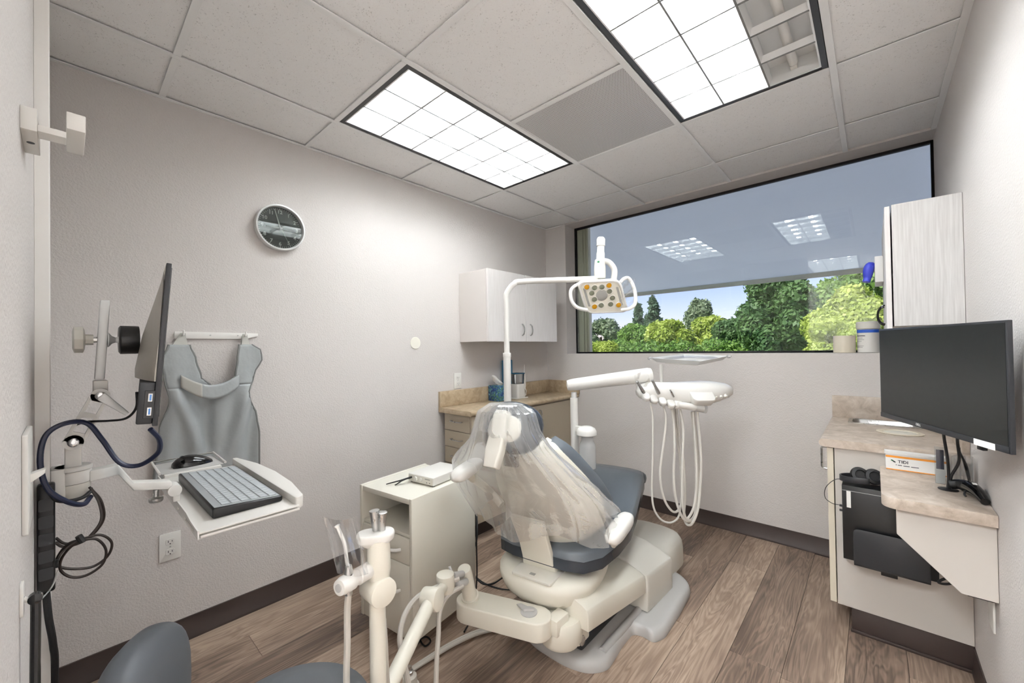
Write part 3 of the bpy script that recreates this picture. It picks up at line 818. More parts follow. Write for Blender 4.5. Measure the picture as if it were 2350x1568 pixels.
# mouse shelf behind
MB().box(-1.845, -1.675, .205, .37, TZ + .006, TZ + .009).part('mouse_shelf', 'grey_plastic', t, bevel=.001)
MB().tube([(-1.675, .20, TZ + .012), (-1.85, .20, TZ + .018), (-1.85, .375, TZ + .018), (-1.675, .375, TZ + .012)], .004, 8).part('shelf_rail', 'white_plastic', t)
MB().box(-1.69, -1.655, .21, .36, TZ - .004, TZ + .008).part('shelf_bracket', 'white_plastic', t, bevel=.001)
# keyboard
t = thing('keyboard', 'dark grey compact keyboard lying on the white tray', 'keyboard', (-1.37, .31, TZ))
mat('keycap', (182, 187, 190), .4); mat('kb_deck', (160, 164, 166), .45)
KX0, KX1, KY0, KY1 = -1.58, -1.155, .232, .385
kb = MB(); kb.hexa([Vector(p) for p in ((KX0, KY0, TZ + .001), (KX1, KY0, TZ + .001), (KX1, KY1, TZ + .001), (KX0, KY1, TZ + .001), (KX0, KY0, TZ + .026), (KX1, KY0, TZ + .026), (KX1, KY1, TZ + .016), (KX0, KY1, TZ + .016))])
kb.part('case', 'black_plastic', t, bevel=.005, seg=3)
kz = lambda y: TZ + .026 - (y - KY0) / (KY1 - KY0) * .010 + .0006
deck = MB().hexa([Vector((x, y, kz(y) + dz)) for dz in (-.003, 0) for x, y in ((KX0 + .006, KY0 + .005), (KX1 - .006, KY0 + .005), (KX1 - .006, KY1 - .005), (KX0 + .006, KY1 - .005))])
deck.part('deck', 'kb_deck', t, bevel=.001)
km = MB().box(-.0092, .0092, -.0086, .0086, 0, .0018).mesh('key', 'keycap', bevel=.0007, seg=1)
km2 = MB().box(-.05, .05, -.0086, .0086, 0, .0018).mesh('key', 'keycap', bevel=.0007, seg=1)
for r_ in range(6):
    y = KY0 + .030 + r_ * .0208
    x = KX0 + .024
    k = 0
    while x < KX1 - .018:
        big = (r_ == 5 and k == 4)
        o = bpy.data.objects.new('key', km2 if big else km); col.objects.link(o); o.parent = t
        xx = x + (.05 - .0086 if big else 0)
        o.location = Vector((KX0 + KX1 - xx, y, kz(y))) - t.location; o.rotation_euler = (math.atan(-.010 / (KY1 - KY0)), 0, 0)
        x += (.1035 if big else .0198); k += 1
# mouse
t = thing('computer_mouse', 'black computer mouse on the shelf beside the keyboard', 'mouse', (-1.745, .295, TZ + .009))
R_ = Matrix.Rotation(math.radians(95), 3, 'Z')
ms = MB(); rings = []
for k in range(13):
    u = k / 12; xx = -.055 + .11 * u
    hw = .031 * (math.sin(math.pi * min(1, max(.0, .06 + .88 * u))) ** .45); hh = .036 * (math.sin(math.pi * (.10 + .86 * u ** .8)) ** .7)
    rings.append([Vector((-1.745, .295, TZ + .009)) + R_ @ Vector((xx, hw * math.cos(a_), hh * max(0, math.sin(a_)) * 1.0)) for a_ in [math.pi * 2 * j / 20 for j in range(20)]])
ms.loft(rings).part('shell', 'black_gloss', t, smooth=60)
MB().revolve(Vector((-1.745, .295, TZ + .009)) + R_ @ Vector((-.028, -.003, .028)), R_ @ Vector((0, 1, 0)), [(.008, 0), (.008, .006)], 16).part('wheel', 'dark_plastic', t)

# ---- left monitor, seen from its edge
t = thing('computer_monitor', 'flat monitor seen edge-on with silver-grey back and side USB ports', 'monitor', (-1.35, .13, 1.13))
nb, nt_ = on('X', -1.08, 362, 978), on('X', -1.08, 395, 605)
wv_ = (nt_ - nb).normalized(); MH = (nt_ - nb).length; nv_ = wv_.cross(EX).normalized()      # nv_ points away from the screen
if nv_.y > 0: nv_ = -nv_
MWd = .54
mu_ = Vector((-math.cos(.095), math.sin(.095), 0))
nv_ = (nv_ - mu_ * nv_.dot(mu_)).normalized()
def MP(u, w_, n_): return nb + mu_ * u + wv_ * w_ + nv_ * n_
pan = MB(); pan.hexa([MP(u, w_, n_) for n_ in (.0, .009) for u, w_ in ((0, 0), (MWd, 0), (MWd, MH), (0, MH))])
pan.part('panel', 'dark_plastic', t, bevel=.0015)
MB().hexa([MP(u, w_, n_) for n_ in (-.001, .0004) for u, w_ in ((.008, .018), (MWd - .008, .018), (MWd - .008, MH - .008), (.008, MH - .008))]).part('screen', 'black_gloss', t)
m = mat('monitor_back', (158, 152, 142), .38, .25)
rg = []
for u, th in ((.004, .012), (.05, .024), (.12, .036), (.20, .044), (.34, .044), (.42, .036), (.49, .024), (MWd - .004, .012)):
    prof = [(.090, .009), (.090, th * .97), (.11, th), (.19, th * .82), (.26, th * .52), (MH - .015, .0115), (MH - .004, .0095)]
    rg.append([MP(u, w_, n_) for w_, n_ in prof])
MB().loft(rg).part('back_shell', 'monitor_back', t, smooth=50)
MB().hexa([MP(u, w_, n_) for n_ in (.009, .034) for u, w_ in ((.003, .004), (MWd - .003, .004), (MWd - .003, .089), (.003, .089))]).part('lower_housing', 'dark_plastic', t, bevel=.003)
up = MB(); up.hexa([MP(u, w_, n_) for n_ in (.008, .024) for u, w_ in ((-.0006, .016), (.0035, .016), (.0035, .072), (-.0006, .072))])
up = up.part('port_panel', 'black_plastic', t, bevel=.0005, seg=1)
for w0 in (.022, .050):
    q_ = MB().hexa([MP(u, w_, n_) for n_ in (.012, .0185) for u, w_ in ((-.0014, w0), (.002, w0), (.002, w0 + .016), (-.0014, w0 + .016))]).part('usb_port', 'steel', up)
    MB().hexa([MP(u, w_, n_) for n_ in (.0135, .0165) for u, w_ in ((-.0018, w0 + .002), (.001, w0 + .002), (.001, w0 + .014), (-.0018, w0 + .014))]).part('port_tongue', 'usb_blue', q_, smooth=0)
MB().hexa([MP(u, w_, n_) for n_ in (.034, .042) for u, w_ in ((.20, .09), (.34, .09), (.34, .13), (.20, .13))]).part('mount_recess', 'black_plastic', t)

# ---- cables, power strip
def cable(name, label, pts, r, m_, n=8, sm=8, group=None):
    return MB().tube(pts, r, n, smooth=sm).thing(name, m_, label, 'cable', group)
C = lambda px, py, x: on('X', x, px, py)
cable('power_cable', 'thick dark blue cable bundle looping behind the left monitor arm',
      [C(345, 985, -1.20), C(366, 1010, -1.22), C(362, 1040, -1.25), C(320, 1068, -1.28), C(275, 1062, -1.29), C(235, 1010, -1.30), C(200, 972, -1.30), C(150, 972, -1.29), C(105, 1000, -1.28), C(92, 1060, -1.27), C(108, 1120, -1.27), C(150, 1150, -1.28), C(190, 1158, -1.30), C(208, 1140, -1.33)], .0052, 'cable_blue')
cable('display_cable', 'thin black cable from the monitor through the white link arm',
      [C(314, 900, -1.20), C(313, 935, -1.21), C(290, 960, -1.24), C(250, 966, -1.29), (MX + .024, p1.y + .022, p1.z + .043), C(175, 975, -1.40)], .0026, 'black_rubber')
ps = thing('power_strip', 'long black power strip strapped upright beside the wall channel', 'power strip', (-1.30, -.028, .76))
pz0, pz1 = C(105, 1362, -1.29).z, C(105, 1112, -1.29).z
py0, py1 = C(84, 1240, -1.29).y, C(127, 1240, -1.29).y
MB().box(-1.312, -1.288, py0, py1, pz0, pz1).part('body', 'black_plastic', ps, bevel=.005, seg=3)
for k in range(5): MB().prism(rrect(-.0105, .0105, -.0125, .0125, .003), ((-1.288, (py0 + py1) / 2, pz0 + .04 + k * .036), EY, EZ, EX), 0, .0008).part('socket_face', 'dark_plastic', ps)
MB().box(-1.307, -1.293, py1, py1 + .005, pz0 + .045, pz0 + .06).part('switch', 'black_rubber', ps, bevel=.001)
cable('strip_cord', 'thick black cord running from the power strip down to the floor', [C(106, 1362, -1.30), C(112, 1420, -1.30), C(122, 1480, -1.31), C(126, 1560, -1.32), (-1.34, -.025, .25), (-1.36, -.015, .05), (-1.40, -.01, .006)], .006, 'black_rubber')
cc = thing('coiled_cord', 'dark brown coiled cord tied in a figure-eight beside the power strip', 'cable', (-1.33, .03, .78))
cl = [[(205, 1118), (232, 1150), (238, 1190), (215, 1225), (185, 1243), (150, 1248), (128, 1235)], [(208, 1120), (228, 1155), (232, 1195), (205, 1232), (180, 1248), (145, 1255), (127, 1245)],
      [(185, 1238), (230, 1228), (256, 1245), (248, 1275), (215, 1300), (170, 1306), (135, 1300), (132, 1280), (155, 1250), (185, 1238)],
      [(186, 1240), (222, 1238), (243, 1262), (235, 1295), (200, 1320), (165, 1325), (140, 1310), (140, 1285), (160, 1258), (186, 1240)], [(130, 1288), (140, 1270), (160, 1252), (184, 1236)]]
for k, pp in enumerate(cl): MB().tube([C(px, py, -1.325 + .004 * k) for px, py in pp], .0028, 6, smooth=8).part('cord', 'cable_brown', cc)
MB().tube([C(180, 1230, -1.30), C(190, 1244, -1.30)], .006, 8).part('tie', 'black_rubber', cc)
cable('mount_cable', 'short black cables tucked under the white pivot drum', [C(208, 1128, -1.31), C(190, 1142, -1.30), C(160, 1150, -1.29), C(130, 1148, -1.28), C(112, 1128, -1.275)], .004, 'black_rubber')

# ---- assistant stool, front left (only back pad and seat in view)
sc0 = Vector((-.93, .31, 0))
t = thing('stool', 'dark grey upholstered rolling stool with back pad in the left foreground', 'stool', sc0)
MB().revolve(sc0 + EZ * .42, EZ, [(.05, 0), (.165, .005), (.18, .025), (.182, .05), (.172, .072), (.12, .081), (.02, .082)], 48).part('seat', 'stool_vinyl', t, smooth=60)
bd = Vector((-.15, -.213, 0)).normalized(); bs = Vector((-bd.y, bd.x, 0)); bc = sc0 + bd * .262
Rb = Matrix((bs, bd, EZ)).transposed()
bk = MB().ell(bc + EZ * .575, .118, .048, .142, 28, 18, .72, rot=Rb)
bk.v = [p_ - bd * (.9 * ((p_ - bc).dot(bs)) ** 2) for p_ in bk.v]
bk.part('back_pad', 'stool_vinyl', t, smooth=60)
MB().tube([sc0 + EZ * .41, sc0 + bd * .17 + EZ * .405, sc0 + bd * .30 + EZ * .43, bc + bd * .03 + EZ * .56], .011, 8, smooth=5).part('back_bar', 'steel', t)
MB().cyl(sc0 + EZ * .10, sc0 + EZ * .42, .022).part('gas_column', 'chrome', t)
for k in range(5):
    a = math.radians(72 * k + 20); d_ = Vector((math.cos(a), math.sin(a), 0)); n_ = Vector((-d_.y, d_.x, 0))
    MB().loft([[sc0 + d_ * r_ + n_ * s_ * w_ + EZ * z_ for s_, z_ in ((-1, za_), (1, za_), (1, zb_), (-1, zb_))] for r_, w_, za_, zb_ in ((.02, .022, .075, .11), (.25, .014, .066, .084))]).part('base_leg', 'dark_plastic', t, bevel=.003)
    w_ = sc0 + d_ * .245
    MB().cyl(w_ + n_ * -.014 + EZ * .031, w_ + n_ * .014 + EZ * .031, .030, n=20).part('caster', 'black_rubber', t, bevel=.003)
    MB().cyl(w_ + EZ * .03, w_ + EZ * .07, .007, n=10).part('caster_stem', 'steel', t)
# ================================================================== left corner casework
def d_handle(parent, p, axis, out, L, proj=.028, r=.0045, mt='steel', arcy=False):
    """bent wire pull: centre p on the door face, axis along its length, out = face normal"""
    p, a, o = Vector(p), Vector(axis), Vector(out)
    if arcy: pts = [p + a * (L / 2 * math.cos(k)) + o * (proj * math.sin(k)) for k in [math.pi * i / 14 for i in range(15)]]
    else:
        h = L / 2; c = .008
        pts = [p - a * h, p - a * h + o * (proj - c), p - a * (h - c * .3) + o * (proj - c * .3), p - a * (h - c) + o * proj, p + a * (h - c) + o * proj, p + a * (h - c * .3) + o * (proj - c * .3), p + a * h + o * (proj - c), p + a * h]
    return MB().tube(pts, r, 8).part('handle', mt, parent)

UX, UY0, UY1, UZ0, UZ1 = -1.985, 1.995, 2.820, 1.332, 1.845
t = thing('wall_cabinet', 'white two-door wall cabinet in the left window corner', 'cabinet', (-2.14, 2.41, UZ0))
MB().box(XL + .001, UX - .020, UY0, UY1, UZ0, UZ1).part('carcass', 'upper_cab', t, bevel=.001, seg=1)
ym = 2.410
for ya, yb_, hy in ((UY0, ym - .002, 2.362), (ym + .002, UY1, 2.459)):
    d_ = MB().box(UX - .018, UX, ya, yb_, UZ0 - .002, UZ1 + .001).part('door', 'upper_cab_grain_light', t, bevel=.0012, seg=1)
    d_handle(d_, (UX, hy, 1.421), EZ, EX, .086, .026, .0042, 'steel', True)

CY0, CXF, CT = 1.785, -1.946, .868
cb = thing('base_cabinet', 'tan base cabinet with end drawers in the left corner under the window', 'cabinet', (-2.10, 2.42, 0))
bx0, bx1, by0 = -2.247, -1.966, 1.806
MB().box(bx0, bx1 - .018, by0 + .018, YB, .10, CT - .034).part('carcass', 'tan_laminate', cb, bevel=.001, seg=1)
MB().box(bx0 + .01, bx1 - .06, by0 + .06, YB, 0, .10).part('toe_kick', 'baseboard_rubber', cb)
for z0, z1, hz in ((.718, .828, .785), (.604, .714, .660), (.490, .600, .545), (.112, .486, .40)):
    d_ = MB().box(bx0, bx1 - .020, by0, by0 + .017, z0, z1).part('drawer', 'tan_laminate', cb, bevel=.001, seg=1)
    d_handle(d_, (-2.112, by0, hz), EX, -EY, .105, .026, .0038)
MB().box(bx1 - .017, bx1, by0 + .002, 2.444, .112, .830).part('filler_panel', 'tan_laminate', cb, bevel=.001, seg=1)
d_ = MB().box(bx1 - .017, bx1, 2.450, YB - .012, .112, .822).part('door', 'tan_laminate', cb, bevel=.001, seg=1)
d_handle(d_, (bx1, 2.535, .735), EZ, EX, .10, .026, .0038)
# countertop with rounded nose and backsplash
ct = thing('countertop', 'tan speckled laminate countertop with backsplash in the left corner', 'countertop', (-2.11, 2.43, CT - .034))
th = .034
nose = [(XL + .001, CT - th), (CXF - .012, CT - th)] + arc(CXF - .014, CT - .017, .017, -70, 70, 6)[0:] + [(CXF - .02, CT), (XL + .001, CT)]
MB().loft([[Vector((x, y, z)) for x, z in nose] for y in (CY0, YB - .001)]).part('slab', 'countertop_tan', ct, bevel=.0015)
MB().box(XL + .001, XL + .022, CY0, YB - .001, CT, CT + .112).part('backsplash', 'countertop_tan', ct, bevel=.0015)
MB().box(XL + .022, CXF + .01, YB - .022, YB - .001, CT, CT + .112).part('backsplash', 'countertop_tan', ct, bevel=.0015)

# tissue box with a tissue
tx, ty, ts = -2.206, 2.318, .112
m = mat('tissue_print', (30, 60, 120), .4)
nt = m.node_tree; tc = nt.nodes.new('ShaderNodeTexCoord'); vo = nt.nodes.new('ShaderNodeTexVoronoi'); vo.inputs['Scale'].default_value = 52; nz = nt.nodes.new('ShaderNodeTexNoise'); nz.inputs['Scale'].default_value = 30; nz.inputs['Distortion'].default_value = 2
nt.links.new(tc.outputs['Object'], vo.inputs['Vector']); nt.links.new(tc.outputs['Object'], nz.inputs['Vector'])
ramp_colour(m, nz.outputs['Fac'], [(.36, (24, 40, 96)), (.46, (34, 84, 160)), (.53, (96, 150, 60)), (.60, (30, 60, 130)), (.68, (150, 200, 225))])
t = thing('tissue_box', 'square blue and green patterned tissue box on the tan countertop', 'tissue box', (tx, ty, CT))
MB().box(tx - ts / 2, tx + ts / 2, ty - ts / 2, ty + ts / 2, CT + .0005, CT + .122).part('carton', 'tissue_print', t, bevel=.0015)
tsu = MB().grid(lambda u, v: Vector((tx - .035 + .07 * u + .012 * math.sin(9 * v + u * 3), ty + (u - .5) * .03 + .014 * math.sin(u * 7 + v * 4) - .02 * v, CT + .120 + .075 * v * (.75 + .35 * math.sin(u * 4.2 + .6)))), 12, 10)
o = tsu.part('tissue', 'paper', t, fixn=False, smooth=70); o.modifiers.new('thick', 'SOLIDIFY').thickness = .001
# water flosser
wx, wy = -2.186, 2.535
t = thing('water_flosser', 'white water flosser with clear blue tank on the tan countertop', 'water flosser', (wx, wy, CT))
MB().prism(rrect(-.085, .075, -.052, .052, .012), ((wx, wy, CT), EY, -EX, EZ), .0005, .006).part('base_tile', 'white_plastic', t, bevel=.001)
MB().loft([[Vector((wx + a, wy + b, CT + z)) for a, b in rrect(-w_, w_, -w_ * 1.15, w_ * 1.0, .018)] for z, w_ in ((.006, .046), (.02, .047), (.09, .043), (.118, .041))]).part('body', 'white_plastic', t, bevel=.003)
MB().loft([[Vector((wx + a, wy + b, CT + z)) for a, b in rrect(-w_, w_, -w_ * 1.1, w_ * 1.0, .018)] for z, w_ in ((.1185, .040), (.20, .045))]).part('water_tank', 'clear_acrylic', t)
MB().loft([[Vector((wx + a, wy + b, CT + z)) for a, b in rrect(-w_, w_, -w_ * 1.1, w_ * 1.0, .018)] for z, w_ in ((.200, .047), (.208, .047))]).part('tank_lid', 'clear_blue', t, bevel=.002)
MB().box(wx - .075, wx - .055, wy - .115, wy - .0, CT + .10, CT + .315).part('blue_reservoir', 'clear_blue', t, bevel=.006)
hx_, hy_ = wx + .018, wy + .062
hd = MB().revolve((hx_, hy_, CT + .075), EZ, [(.009, 0), (.012, .02), (.012, .08), (.008, .12), (.005, .125)], 20).part('handle', 'white_plastic', t)
MB().tube([(hx_, hy_, CT + .20), (hx_, hy_, CT + .25), (hx_ + .004, hy_, CT + .275)], .0025, 8).part('tip', 'white_plastic', hd)
MB().tube([(hx_, hy_, CT + .08), (hx_ + .012, hy_ + .006, CT + .055), (hx_ + .002, hy_ + .012, CT + .03), (hx_ + .014, hy_ - .004, CT + .02), (wx + .02, wy + .04, CT + .018)], .004, 8, smooth=5).part('hose', 'white_plastic', t)

# ================================================================== right wall casework
RY, RCT = 2.345, .846
t = thing('wall_cabinet', 'grey woodgrain wall cabinet high on the right wall beside the window', 'cabinet', (.15, 2.7, 1.345))
MB().box(.066, XR - .001, RY, YB - .03, 1.347, 1.858).part('carcass', 'upper_cab_grain', t, bevel=.001, seg=1)
for ya, yb_, hy in ((RY - .003, 2.700, 2.64), (2.704, YB - .035, 2.77)):
    d_ = MB().box(.044, .061, ya, yb_, 1.336, 1.853).part('door', 'upper_cab_grain_light', t, bevel=.0012, seg=1)
    d_handle(d_, (.044, hy, 1.412), EZ, -EX, .09, .026, .004, 'black_gloss', True)
gx = thing('glove_box', 'white dispenser box with blue gloves hanging out on the right cabinet door', 'glove box', (.025, 2.86, 1.58))
MB().box(.012, .0435, 2.76, 2.99, 1.585, 1.715).part('carton', 'cardboard_white', gx, bevel=.002)
gp = [(.013, 2.85, 1.67), (-.004, 2.845, 1.685), (-.012, 2.84, 1.66), (-.016, 2.842, 1.625), (-.022, 2.838, 1.598)]
MB().tube(gp, lambda k: .010 + .012 * math.sin(min(1, k * 1.25) * 2.6), 12, smooth=5).part('glove', 'glove_blue', gx, smooth=70)

bc_ = thing('base_cabinet', 'greige base cabinet with cream door edge below the sink on the right', 'cabinet', (.06, 2.72, 0))
MB().box(-.140, XR - .001, RY, RY + .018, .108, RCT - .036).part('end_panel', 'greige_laminate', bc_, bevel=.001, seg=1)
MB().box(-.140, XR - .001, RY + .0185, YB - .001, .108, .70).part('carcass', 'greige_laminate', bc_, bevel=.001, seg=1)
MB().box(-.094, XR - .001, RY + .008, YB - .001, 0, .108).part('toe_kick', 'baseboard_rubber', bc_, bevel=.001)
MB().box(-.098, XR - .001, RY + .002, RY + .008, 0, .013).part('toe_bead', 'baseboard_rubber', bc_, bevel=.002)
for ya, yb_, hy in ((RY - .002, 2.716, 2.40), (2.720, YB - .006, 2.80)):
    d_ = MB().box(-.166, -.1435, ya, yb_, .112, RCT - .04).part('door', 'putty_edge', bc_, bevel=.0012, seg=1)
    d_handle(d_, (-.166, hy, .745), EZ, -EX, .10, .024, .004)
rc = thing('countertop', 'pinkish-grey mottled laminate countertop with sink cut-out on the right', 'countertop', (.04, 2.7, RCT - .036))
nose = [(XR - .001, RCT - .036), (-.176, RCT - .036)] + list(reversed(arc(-.176, RCT - .018, .018, 90, 270, 8)))[1:-1] + [(-.176, RCT), (XR - .001, RCT)]
sinkr = (-.10, .17, 2.885, 3.045)
# slab in pieces round the sink opening, one mesh
cs = MB()
def slab(x_lo, x_hi, y0, y1, nosed):
    if nosed:
        pr = [(x_hi, RCT - .036), (-.176, RCT - .036)] + list(reversed(arc(-.176, RCT - .018, .018, 90, 270, 8)))[1:-1] + [(-.176, RCT), (x_hi, RCT)]
        cs.loft([[Vector((x, y, z)) for x, z in pr] for y in (y0, y1)])
    else: cs.box(x_lo, x_hi, y0, y1, RCT - .036, RCT)
slab(0, XR - .001, 2.331, sinkr[2], True); slab(0, XR - .001, sinkr[3], YB - .001, True)
slab(0, sinkr[0], sinkr[2], sinkr[3], True); slab(sinkr[1], XR - .001, sinkr[2], sinkr[3], False)
cs.part('slab', 'countertop_grey', rc, smooth=30)
MB().box(-.188, XR - .001, YB - .022, YB - .001, RCT, RCT + .126).part('backsplash', 'countertop_grey', rc, bevel=.0015)
MB().box(XR - .022, XR - .001, 2.33, YB - .022, RCT, RCT + .126).part('backsplash', 'countertop_grey', rc, bevel=.0015)
MB().revolve((.085, 2.69, RCT), EZ, [(.082, .0005), (.084, .003), (.078, .0055), (.062, .0045), (.060, .0005)], 48).part('waste_ring', 'putty_edge', rc)
MB().revolve((.085, 2.69, RCT), EZ, [(.060, .0004), (.058, .0012), (.001, .0014)], 40).part('waste_flap', 'cream_laminate', rc)
sk = thing('sink', 'small rectangular steel sink set in the right countertop', 'sink', (.03, 2.96, RCT))
a, b, c, d = sinkr
rim = MB()
o4 = rrect(a - .012, b + .012, c - .012, d + .012, .02); i4 = rrect(a + .006, b - .006, c + .006, d - .006, .025)
i5 = rrect(a + .014, b - .014, c + .014, d - .014, .03)
rim.loft([[Vector((x, y, z)) for x, y in q] for q, z in ((o4, RCT + .0004), (o4, RCT + .003), (i4, RCT + .0025), (i5, RCT - .02), (i5, RCT - .12))], cap=False)
rim.add([Vector((x, y, RCT - .12)) for x, y in i5], [tuple(range(len(i5)))])
rim.part('basin', 'steel', sk, smooth=50)
MB().revolve((.03, 2.965, RCT - .1195), EZ, [(.022, 0), (.022, .002), (.012, .0015)], 24).part('drain', 'chrome', sk)

# ---- low desk shelf with slanted side panel
DZ = .757
dk = thing('wall_desk', 'small mottled laminate wall desk with rounded corner and slanted grey panel', 'desk', (.14, 2.1, .48))
MB().zprism(rpoly([(.010, 1.872), (XR - .001, 1.872), (XR - .001, RY - .002), (.010, RY - .002)], [.05, .001, .001, .03], 8), DZ - .037, DZ).part('desktop', 'countertop_grey', dk, bevel=.004, seg=3)
MB().prism([(.046, DZ - .038), (.046, .632), (.189, .487), (XR - .001, .487), (XR - .001, DZ - .038)], ((0, 1.895, 0), EX, EZ, EY), 0, .018).part('side_panel', 'greige_laminate', dk, bevel=.001, seg=1)
MB().box(XR - .02, XR - .001, 1.914, RY - .002, .62, DZ - .038).part('wall_cleat', 'greige_laminate', dk)
MB().hexa([Vector(p) for p in ((.185, 1.914, .492), (.192, 1.914, .485), (.192, 2.0, .485), (.185, 2.0, .492), (.150, 1.914, .528), (.157, 1.914, .521), (.157, 2.0, .521), (.150, 2.0, .528))]).part('bottom_cleat', 'putty_edge', dk)

# ---- computer in its black side holder
pc = thing('desktop_computer', 'flat black desktop computer hung on the side of the right base cabinet', 'computer', (.03, 2.30, .35))
MB().hexa([Vector((x, y, z)) for z in (.352, .668) for x, y in ((-.113, 2.262), (.170, 2.262), (.170, RY - .001), (-.113, RY - .001))]).part('case', 'black_plastic', pc, bevel=.002)
MB().box(-.098, -.084, 2.2613, 2.2625, .575, .645).part('asset_sticker', 'paper', pc, smooth=0)
MB().box(-.112, .168, 2.2605, 2.2622, .646, .6475).part('seam_trim', 'grey_plastic', pc, smooth=0)
for z in (.545, .565): MB().box(-.124, -.1128, 2.285, 2.297, z, z + .007).part('usb_plug', 'dark_plastic', pc, bevel=.001)
hl = thing('computer_holder', 'matt black steel holder strapped under the hanging desktop computer', 'holder', (.03, 2.25, .35))
MB().prism(rpoly([(-.078, .352), (.146, .352), (.146, .498), (-.078, .498)], [.002, .002, .002, .02]), ((0, 2.235, 0), EX, EZ, EY), 0, .004).part('front_plate', 'dark_plastic', hl, bevel=.001)
MB().box(-.078, .146, 2.2395, RY - .004, .344, .350).part('bottom_shelf', 'black_plastic', hl, bevel=.001)
MB().box(.005, .055, 2.27, RY - .004, .318, .3435).part('clamp_block', 'black_plastic', hl, bevel=.002)
# headphones on top of the computer
hp = thing('headphones', 'black and grey over-ear headphones lying on the hanging computer', 'headphones', (-.05, 2.30, .672))
hc = Vector((-.055, 2.305, .686))
def band(a_): return hc + Vector((.065 * math.cos(a_), .042 * math.sin(a_), .010 + .006 * math.cos(a_)))
pts = [band(math.radians(k)) for k in range(60, 301, 12)]
hb = MB(); rings = []
for k, p_ in enumerate(pts):
    tn = (pts[min(k + 1, len(pts) - 1)] - pts[max(k - 1, 0)]).normalized(); nn = tn.cross(EZ).normalized()
    rings.append([p_ + nn * x_ + EZ * z_ for x_, z_ in ((-.0025, -.012), (.0025, -.012), (.0025, .012), (-.0025, .012))])
hb.loft(rings).part('headband', 'dark_plastic', hp, bevel=.001)
for dx, dy, dz in ((.000, .006, .024), (.045, .018, .022)):
    Rm = Matrix.Rotation(math.radians(68), 3, 'X') @ Matrix.Rotation(math.radians(20), 3, 'Y')
    ax_ = Rm @ Vector((0, 0, 1))
    MB().revolve(hc + Vector((dx, dy, dz)) - ax_ * .012, ax_, [(.020, 0), (.031, .004), (.033, .012), (.030, .022), (.020, .026), (.017, .020)], 28).part('ear_cup', 'black_rubber', hp)
cable('headset_cord', 'thin black cord looping out from the hanging computer to its port', [(-.10, 2.29, .684), (-.135, 2.285, .680), (-.168, 2.28, .640), (-.172, 2.28, .595), (-.150, 2.288, .572), (-.125, 2.291, .569)], .0014, 'black_rubber', 6)

# ---- carton of towels against the cabinet side
tb_ = thing('towel_carton', 'long white carton with orange stripes lying on the wall desk', 'carton', (.12, 2.318, DZ))
BX0, BX1, BY0, BY1, BZ1 = .028, .205, 2.286, 2.328, .826
MB().box(BX0, BX1, BY0, BY1, DZ + .0005, BZ1).part('box', 'cardboard_white', tb_, bevel=.001, seg=1)
MB().box(BX0 + .0005, BX1 - .0005, BY0 - .0006, BY0 + .001, DZ + .0015, DZ + .005).part('stripe', 'orange_print', tb_, smooth=0)
MB().box(BX0 + .0005, BX1 - .0005, BY0 - .0006, BY0 + .001, BZ1 - .018, BZ1 - .010).part('stripe', 'orange_print', tb_, smooth=0)
MB().hexa([Vector(p) for p in ((BX0 - .003, BY0 - .003, BZ1 - .004), (BX1, BY0 - .003, BZ1 - .004), (BX1, BY1, BZ1 + .001), (BX0 - .003, BY1, BZ1 + .001), (BX0 - .003, BY0 - .004, BZ1 + .006), (BX1, BY0 - .004, BZ1 + .004), (BX1, BY1, BZ1 + .004), (BX0 - .003, BY1, BZ1 + .005))]).part('lid_flap', 'cardboard_white', tb_)
fr2 = lambda x, z: ((x, BY0 - .0006, z), EX, EZ)
MB().text('TIDI', .0165, fr2(.064, DZ + .036), .0002, 'LEFT', .0003).part('lettering', 'ink', tb_, smooth=0)
for k, (u0, u1) in enumerate(((.058, .061), (.064, .076), (.080, .098), (.102, .124))):
    MB().box(u0, u1, BY0 - .0007, BY0 + .0005, DZ + .0215 - .0006 * k, DZ + .0240 - .0006 * k).part('small_print', 'ink', tb_, smooth=0)
mat('logo_green', (40, 110, 70), .5)
for c_, dx, dz, mt in ((0, 0, .003, 'logo_green'), (1, .0055, -.001, 'ink')):
    MB().prism([(.0045 * math.cos(k * .5236), .0028 * math.sin(k * .5236) - .002 * math.cos(k * .5236)) for k in range(12)], ((.048 + dx, BY0, DZ + .036 + dz), EX, EZ, -EY), .0004, .0009).part('logo_mark', mt, tb_, smooth=0)

# ---- acrylic organiser with wands, brush, tubes
og = thing('acrylic_organiser', 'clear acrylic tube holder standing on the wall desk by the wall', 'organiser', (.235, 2.215, DZ))
for k, (x, y) in enumerate(((.205, 2.23), (.228, 2.235), (.250, 2.235), (.215, 2.195), (.243, 2.198))):
    MB().revolve((x, y, DZ), EZ, [(.010, .0006), (.0115, .003), (.0115, .098), (.0108, .100), (.0105, .004)], 20).part('tube', 'thin_sleeve', og, fixn=False)
MB().prism(rrect(.190, .262, 2.178, 2.250, .008), ((0, 0, DZ), EX, EY, EZ), .0002, .0024).part('base', 'thin_sleeve', og)
bt = thing('brush_packet', 'clear sleeve with a dark blue strip standing on the wall desk', 'packet', (.172, 2.165, DZ))
MB().box(.158, .186, 2.160, 2.164, DZ + .002, DZ + .137).part('sleeve', 'clear_acrylic', bt, bevel=.001)
MB().box(.162, .182, 2.1612, 2.1628, DZ + .055, DZ + .126).part('blue_strip', 'cable_blue', bt)
MB().box(.160, .184, 2.1608, 2.1632, DZ + .003, DZ + .052).part('foil', 'silver_paint', bt)
br = MB().tube([(.247, 2.198, DZ + .012), (.238, 2.19, DZ + .07), (.226, 2.182, DZ + .115), (.222, 2.180, DZ + .138)], lambda k: .0035 + .0015 * math.sin(k * 6), 8, smooth=5)
